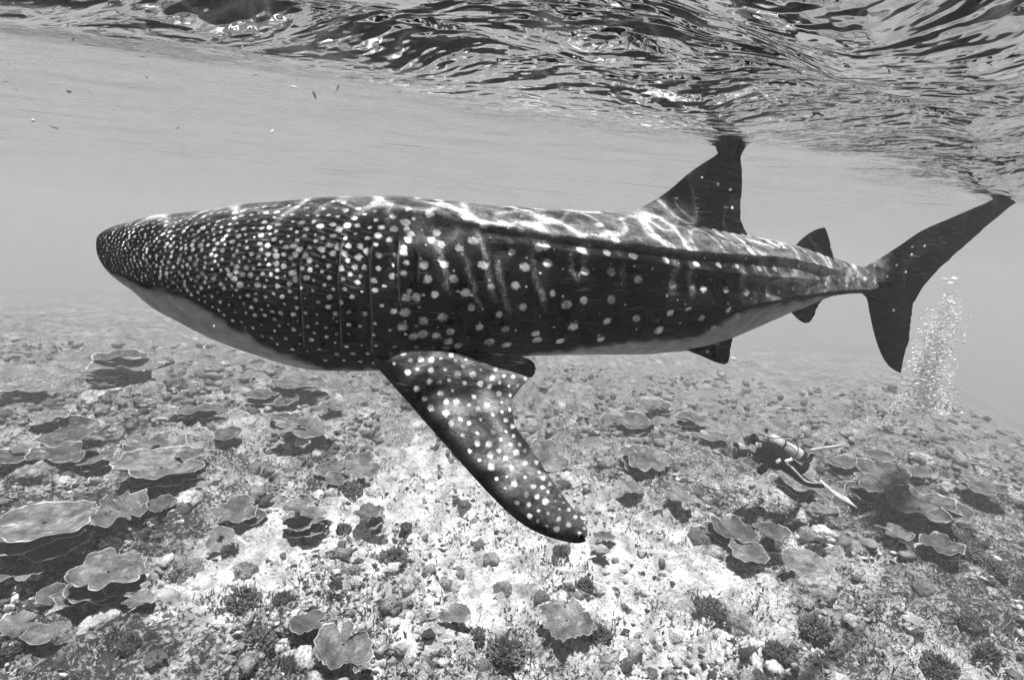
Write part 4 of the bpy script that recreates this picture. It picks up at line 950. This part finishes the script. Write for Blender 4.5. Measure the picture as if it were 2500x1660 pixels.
jt('hip_f', 1190, 730, 0.10, 115, 'pelvis'); jt('kn_f', 1400, 860, 0.14, 84, 'hip_f'); jt('sn_f', 1480, 730, 0.30, 66, 'kn_f'); jt('an_f', 1560, 610, 0.42, 46, 'sn_f'); jt('ft_f', 1600, 530, 0.46, 36, 'an_f')
skin('body', P3, ED, RD, person, m_suit)
# gloved hands closed on the camera grips
for nm, wx_, wy_, dd, sg in (('near', 455, 590, -0.15, -1), ('far', 420, 500, 0.15, 1)):
    pts = [z4(wx_, wy_, dd), z4(wx_ - 40, wy_ - 20, dd)]; ed = [(0, 1)]; rr = [34 * MPZ, 40 * MPZ]
    for k in range(5):
        a = len(pts); oy = (k - 2) * 22
        L = (30, 44, 48, 44, 34)[k]
        pts += [z4(wx_ - 52, wy_ - 24 + oy, dd + 0.01 * k), z4(wx_ - 52 - L, wy_ - 30 + oy, dd + 0.02 * sg), z4(wx_ - 62 - L, wy_ - 8 + oy, dd - 0.035 * sg)]
        ed += [(1, a), (a, a + 1), (a + 1, a + 2)]; rr += [11 * MPZ, 10 * MPZ, 9 * MPZ]
    skin('hand', pts, ed, rr, person, m_glove, 1)
# mask, vest, pockets, straps, pale leg stripe, fins
mk = MB(); ax = np.array([-RT * 0.88 - UP * 0.25 - FW * 0.3, UP, FW]); mk.box(z4(345, 270, -0.03), [-RT * 0.95 - UP * 0.3, UP * 0.95 - RT * 0.3, FW], (0.07, 0.09, 0.17), 0.5); mk.build('mask', m_glass, person)
st = MB(); st.tube([z4(450 + 118 * math.cos(a), 225 + 40 * math.sin(a) * 0.3 + 20 * math.cos(a), 0.115 * math.sin(a)) for a in np.linspace(0, 2 * math.pi, 24)], 0.010, 6); st.build('mask_strap', m_boot, person)
vb = MB()
vb.tube([z4(640, 430), z4(720, 480), z4(840, 570), z4(960, 640), z4(1050, 700)], [0.13, 0.185, 0.195, 0.18, 0.14], 20, sq=1.1); vb.build('buoyancy_vest', m_bcd, person)
for c_ in ((700, 810, -0.15), (630, 850, -0.05)):
    pk = MB(); pk.tube([z4(c_[0] - 80, c_[1] - 60, c_[2]), z4(c_[0] - 40, c_[1] - 20, c_[2]), z4(c_[0], c_[1], c_[2]), z4(c_[0] + 40, c_[1] + 10, c_[2])], [0.02, 0.075, 0.08, 0.02], 12); pk.build('pocket', m_bcd, person)
bk = MB(); bk.box(z4(945, 665, -0.205), [RT * 0.8 + UP * 0.6, UP * 0.8 - RT * 0.6, FW], (0.085, 0.05, 0.02), 0.3); bk.build('buckle', m_hous, person)
gp = MB(); gp.box(z4(560, 370, -0.14), [RT, UP, FW], (0.10, 0.10, 0.05), 0.5); gp.build('regulator_second_stage', m_chrome, person)
sp_ = MB(); sp_.tube([z4(1110, 715, -0.15), z4(1200, 790, -0.19), z4(1310, 900, -0.20), z4(1420, 1020, -0.18), z4(1490, 1060, -0.16), z4(1580, 1085, -0.13), z4(1690, 1092, -0.10)], np.array([22, 32, 32, 27, 22, 18, 8]) * MPZ, 10, sq=0.6); sp_.build('leg_stripe', m_grey, person)
def swim_fin(p0, p1, p2, side, w0, w1):
    """foot pocket, blade and two stiffening rails"""
    A = np.array(path(np.stack([p0, p1, p2]), 14)); n_ = 14
    ww = w0 + (w1 - w0) * np.linspace(0, 1, n_) ** 0.8; s = np.array(side) / np.linalg.norm(side)
    T = np.gradient(A, axis=0); up_ = np.cross(T, s); up_ /= np.linalg.norm(up_, axis=1)[:, None]
    th_ = np.linspace(0.016, 0.006, n_)[:, None]; c = np.linspace(-1, 1, 9)
    top = A[:, None] + s * (ww[:, None] / 2 * c)[..., None] + (up_ * th_)[:, None]; bot = top - 2 * (up_ * th_)[:, None]
    P = np.concatenate([top, bot[:, ::-1]], 1); mb = MB(); mb.put(P.reshape(-1, 3), [tuple(q) for q in grid_faces(n_, 18, True)] + [tuple(range(17, -1, -1)), tuple(range((n_ - 1) * 18, n_ * 18))])
    fo = mb.build('swim_fin', m_fin, person)
    for sg in (-1, 1):
        rl = MB(); rl.tube([A[i] + s * sg * ww[i] / 2 for i in range(n_)], np.linspace(0.022, 0.010, n_), 8)
        o = rl.build('rail', m_fin, person); o.parent = fo
    return fo
swim_fin(z4(1790, 1085, -0.05), z4(1960, 1240, -0.04), z4(2360, 1470, 0.02), FW * 0.75 + UP * 0.55 - RT * 0.3, 0.10, 0.20)
swim_fin(z4(1535, 470, 0.42), z4(1790, 430, 0.48), z4(2150, 385, 0.52), FW * 0.85 - UP * 0.42, 0.10, 0.20)
# tank with valve, band, boot and hoses
tk = thing('scuba_tank', z4(1060, 420), 'pale scuba tank with dark band strapped to the diver back', 'tank')
t0, t1 = z4(735, 200, 0.0), z4(1415, 590, 0.0); tdir = (t1 - t0) / np.linalg.norm(t1 - t0); tl = np.linalg.norm(t1 - t0); R_ = 0.098
prof = [(0.0, 0.022), (0.02, 0.03), (0.04, 0.055), (0.07, 0.08), (0.11, R_), (0.3, R_), (0.6, R_), (0.9, R_), (0.98, R_), (1.0, R_ * 0.8)]
mb = MB(); mb.tube([t0 + tdir * tl * a for a, _ in prof], [r for _, r in prof], 28); cyl = mb.build('cylinder', m_tank, tk)
mb = MB(); mb.tube([t0 + tdir * tl * a for a in (0.385, 0.39, 0.42, 0.425)], [R_, R_ + 0.007, R_ + 0.007, R_], 28, cap=False); mb.build('band', m_boot, tk)
mb = MB(); mb.tube([t0 + tdir * tl * a for a in (0.90, 0.905, 1.0, 1.03, 1.035)], [R_, R_ + 0.008, R_ + 0.008, R_ * 0.9, 0.01], 28); mb.build('boot', m_boot, tk)
mb = MB(); mb.tube([t0 - tdir * 0.045, t0 + tdir * 0.01], [0.026, 0.026], 14); mb.tube([t0 - tdir * 0.02 - UP * 0.05, t0 - tdir * 0.02 + UP * 0.06], [0.018, 0.018], 12); vlv = mb.build('valve', m_chrome, tk)
mb = MB(); mb.tube([t0 - tdir * 0.02 + UP * 0.06, t0 - tdir * 0.02 + UP * 0.085, t0 - tdir * 0.02 + UP * 0.125], [0.016, 0.032, 0.030], 12); kn = mb.build('knob', m_boot, tk)
mb = MB(); mb.tube([t0 - tdir * 0.06 - UP * 0.055, t0 - tdir * 0.02 - UP * 0.05], [0.03, 0.034], 14); mb.build('first_stage', m_chrome, tk)
h1 = path(np.stack([z4(745, 222, -0.06), z4(870, 232, -0.14), z4(1000, 222, -0.15), z4(1140, 208, -0.13), z4(1240, 255, -0.12), z4(1305, 350, -0.14), z4(1322, 450, -0.17), z4(1285, 560, -0.20), z4(1195, 648, -0.22)]), 60)
mb = MB(); mb.tube(h1, 0.0085, 8); mb.build('hose', m_boot, tk)
h2 = path(np.stack([z4(720, 215, 0.05), z4(640, 175, 0.02), z4(560, 165, -0.06), z4(540, 230, -0.15), z4(560, 330, -0.16)]), 40)
mb = MB(); mb.tube(h2, 0.010, 8); mb.build('hose', m_boot, tk)
mb = MB(); mb.box(z4(1140, 655, -0.22), [RT * 0.9 + UP * 0.3, UP * 0.9 - RT * 0.3, FW], (0.13, 0.05, 0.04), 0.5); mb.build('gauge', m_fin, tk)
# camera in housing
uc = thing('underwater_camera', z4(260, 480), 'boxy camera housing with black dome port held by the diver', 'camera')
ca = [RT * 0.95 + UP * 0.10 - FW * 0.25, UP * 0.98 - RT * 0.12 + FW * 0.1, FW * 0.96 + RT * 0.25]
mb = MB(); mb.box(z4(265, 500), ca, (0.17, 0.13, 0.20), 0.25); mb.build('camera_body', m_boot, uc)
mb = MB(); mb.box(z4(300, 385), ca, (0.19, 0.085, 0.17), 0.3); mb.build('housing', m_hous, uc)
mb = MB(); mb.tube([z4(200, 520), z4(165, 535), z4(140, 545), z4(90, 548), z4(75, 549)], [0.045, 0.05, 0.078, 0.082, 0.03], 20); mb.build('port', m_glass, uc)
mb = MB(); mb.tube([z4(190, 400), z4(165, 380), z4(120, 350), z4(90, 335)], [0.02, 0.035, 0.042, 0.03], 14); mb.build('strobe', m_boot, uc)
mb = MB(); mb.tube([z4(240, 420), z4(190, 410), z4(130, 400), z4(60, 398)], 0.012, 8); mb.build('arm', m_hous, uc)
for sg in (-1, 1):
    mb = MB(); mb.tube([z4(380, 440, 0.14 * sg), z4(400, 500, 0.17 * sg), z4(390, 570, 0.16 * sg)], 0.018, 10); mb.build('grip', m_boot, uc)

# ================================================================== BUBBLES
m_bub = bpy.data.materials.new('air_bubble'); m_bub.use_nodes = True; nt = m_bub.node_tree; b = nt.nodes['Principled BSDF']
b.inputs['Base Color'].default_value = (0.95, 0.95, 0.95, 1); b.inputs['Roughness'].default_value = 0.2; b.inputs['Specular IOR Level'].default_value = 0.9
tb = nt.nodes.new('ShaderNodeBsdfTransparent'); mxs = nt.nodes.new('ShaderNodeMixShader'); lw = N(nt, 'ShaderNodeLayerWeight', Blend=0.35)
nzb = noise_n(nt, pos_vec(nt), 60, 1); fb = math_n(nt, 'ADD', math_n(nt, 'MULTIPLY', lw.outputs['Facing'], 0.5), rng_n(nt, nzb, 0.3, 0.55, 0.45, 1.0), clamp=True)
nt.links.new(fb, mxs.inputs[0]); nt.links.new(tb.outputs[0], mxs.inputs[1]); nt.links.new(b.outputs[0], mxs.inputs[2]); nt.links.new(mxs.outputs[0], nt.nodes['Material Output'].inputs['Surface'])
zb = lambda x, y: (2100 + x / 3.563, 640 + y / 3.563)
spine = pchip([150, 300, 500, 700, 900, 1100, 1200, 1340], [785, 790, 720, 660, 610, 600, 600, 610]); wid = pchip([150, 300, 380, 500, 700, 900, 1100, 1340], [70, 65, 130, 170, 170, 180, 190, 210])
rb = np.random.default_rng(44); Vs, Fs = [], []; c = 0
bm = bmesh.new(); bmesh.ops.create_icosphere(bm, subdivisions=0 + 1, radius=1.0); BP = np.array([v.co[:] for v in bm.verts]); BF = np.array([[v.index for v in q.verts] for q in bm.faces]); bm.free()
bp = []
for _ in range(5200):
    y = 260 + 1080 * rb.beta(1.7, 1.25); x = spine(y) + wid(y) * np.clip(rb.normal(0, 0.46), -1.7, 1.7)
    bp.append((x, y, rb.lognormal(math.log(4.3), 0.55)))
for _ in range(260): bp.append((rb.normal(340, 80), rb.normal(1235, 65), rb.lognormal(math.log(4.0), 0.45)))
for _ in range(160): bp.append((rb.normal(170, 90), rb.normal(1390, 35), rb.lognormal(math.log(3.4), 0.4)))
for _ in range(60): bp.append((rb.normal(790, 40), rb.normal(300, 30), rb.lognormal(math.log(6.0), 0.4)))
for _ in range(40): bp.append((rb.normal(830, 30), rb.normal(510, 45), rb.lognormal(math.log(5.5), 0.4)))
for x, y, s in bp:
    px, py = zb(float(x), float(y)); dd = 9.6 + rb.normal(0, 0.35); ctr = unp(px, py, dd); s = min(s, 13) / 3.563 / FPX * dd
    q = BP * s * np.array([1.25, 1.25, 0.7]) * rb.uniform(0.8, 1.2, 3); Vs.append(q + ctr); Fs.append(BF + c); c += len(q)
add('bubble_plume', mesh_np('bubbles', np.concatenate(Vs), np.concatenate(Fs)), m_bub, kind='stuff', label='column of rising air bubbles above and right of the diver', category='bubbles')
def big_bubble(x, y, w, h, label, seed):
    r = np.random.default_rng(seed); px, py = zb(x, y); ctr = unp(px, py, 9.6); n_, m_ = 24, 10
    th = np.linspace(0, 2 * math.pi, n_, endpoint=False); ph = np.linspace(0.02, math.pi - 0.02, m_)
    R = 1 + 0.12 * fbm(np.cos(th)[None] * 1.2 + seed, np.sin(th)[None] * 1.2, ph[:, None], 2, seed)
    k = 1 / 3.563 / FPX * 9.6
    P = np.stack([R * np.sin(ph)[:, None] * np.cos(th) * w * k, R * np.sin(ph)[:, None] * np.sin(th) * w * k, np.where(np.cos(ph) > 0, 1.0, 0.35)[:, None] * np.cos(ph)[:, None] * h * k + 0 * th], -1)
    o = add('bubble', mesh_np('bubble', P.reshape(-1, 3), grid_faces(m_, n_, True)[:, ::-1]), m_bub, None, label=label, category='bubble', group='large bubbles at the head of the plume'); o.location = V(ctr)
big_bubble(815, 148, 36, 20, 'largest cap-shaped bubble at the very top of the plume', 1)
big_bubble(735, 156, 30, 17, 'flat bubble left of the largest one at the plume top', 2)
big_bubble(790, 184, 26, 10, 'thin crescent bubble right under the two top ones', 3)
big_bubble(845, 190, 12, 8, 'small bubble at the right end of the top cluster', 4)

# ================================================================== FISH
m_fish = simple('dark_fish', 0.05, 0.5, 0.3, var=0.4, scale=40); m_fish2 = simple('grey_fish', 0.22, 0.5, 0.3, var=0.4, scale=30)
def fish(px, py, ln, ang, depth_h, mat, label, group=None, turn=0.3):
    """ln = length in photo pixels, ang = heading in the picture (degrees, 0 = left)"""
    P, t = hit(px, py, depth_h); L = ln / FPX * t; a = math.radians(ang)
    fw = -(RT * math.cos(a) + UP * math.sin(a)) + FW * turn; fw /= np.linalg.norm(fw); up_ = np.cross(fw, FW); up_ = up_ if up_[2] > 0 else -up_; up_ /= np.linalg.norm(up_); sd_ = np.cross(fw, up_)
    o = thing('fish', P, label, 'fish', group); q = np.linspace(0, 1, 14); hgt = 0.17 * np.sin(math.pi * q ** 0.75) ** 0.8 + 0.018; hgt[0] = 0.012
    th = np.linspace(0, 2 * math.pi, 14, endpoint=False)
    V1 = P + fw * (0.42 - 0.80 * q)[:, None, None] * L + (up_ * np.cos(th)[:, None])[None] * (hgt * L)[:, None, None] + (sd_ * np.sin(th)[:, None])[None] * (hgt * 0.42 * L)[:, None, None]
    mb = MB(); mb.put(V1.reshape(-1, 3), [tuple(k) for k in grid_faces(14, 14, True)] + [tuple(range(13, -1, -1)), tuple(range(13 * 14, 14 * 14))]); mb.build('body', mat, o)
    def blade(nm, pts):
        A = np.array([P + fw * x * L + up_ * y * L for x, y in pts]); n_ = len(A); mb = MB()
        mb.put(np.concatenate([A + sd_ * 0.008 * L, A - sd_ * 0.008 * L]), [tuple(range(n_)), tuple(range(2 * n_ - 1, n_ - 1, -1))] + [(i, i + n_, (i + 1) % n_ + n_, (i + 1) % n_) for i in range(n_)]); mb.build(nm, mat, o, smooth=False)
    blade('tail_fin', [(-0.34, 0.02), (-0.58, 0.17), (-0.50, 0.0), (-0.58, -0.17), (-0.34, -0.02)])
    blade('dorsal_fin', [(0.15, 0.14), (0.0, 0.25), (-0.2, 0.20), (-0.25, 0.08)])
    blade('anal_fin', [(-0.02, -0.14), (-0.15, -0.23), (-0.24, -0.08)])
zf = lambda x, y: (850 + x / 2.8, 800 + y / 2.8)
for (x, y), ln, ang, lb in (((785, 1142), 11, 70, 'dark little fish nearest the fin edge, head up'), ((857, 1182), 19, 10, 'largest of the little dark fish over the sand below the pectoral fin'),
                            ((952, 1210), 14, -30, 'little dark fish third from the left over the sand by the fin'), ((1020, 1286), 17, -25, 'little dark fish lowest and rightmost over the sand by the fin'),
                            ((672, 1205), 13, -35, 'pale grey little fish leftmost over the sand by the fin'), ((862, 1098), 9, 20, 'tiniest little fish, above the others under the leading edge')):
    fish(*zf(x, y), ln, ang, 0.35, m_fish, lb, 'little fish below the pectoral fin', rd.uniform(-0.5, 0.5))
fish(150, 1608, 60, 62, 0.30, m_fish2, 'grey fish heading up over the rubble in the bottom left corner', None, 0.2)
# slim pale remora-like fish behind the pelvic fin
fish(1792, 876, 22, -6, 2.6, m_hous, 'slim pale fish trailing just behind the shark pelvic fin', None, 0.1)

# ================================================================== DRIFTING PARTICLES
rp = np.random.default_rng(91); Vs, Fs = [], []; c = 0
for i in range(240):
    if i < 110: px, py, dd = rp.uniform(0, 900), rp.uniform(0, 330), rp.uniform(1.6, 3.0)
    else: px, py, dd = rp.uniform(0, 2500), rp.uniform(250, 1500), rp.uniform(2.0, 7.0)
    ctr = unp(px, py, dd)
    if ctr[2] > SURF_Z - 0.12 or ctr[2] < 0.5: continue
    k = rp.lognormal(math.log(0.0022), 0.5); q = rp.normal(0, 1, 3); q /= np.linalg.norm(q); ln = k * rp.uniform(1.2, 5.0 if i < 40 else 2.0)
    Q = BP * k; Q = Q + np.outer(BP @ q, q) * (ln - k); Vs.append(Q + ctr); Fs.append(BF + c); c += len(Q)
m_part = simple('drifting_plankton', 0.7, 0.8, 0.1)
add('drifting_particles', mesh_np('particles', np.concatenate(Vs), np.concatenate(Fs)), m_part, kind='stuff', label='pale specks of plankton drifting in the water', category='plankton')
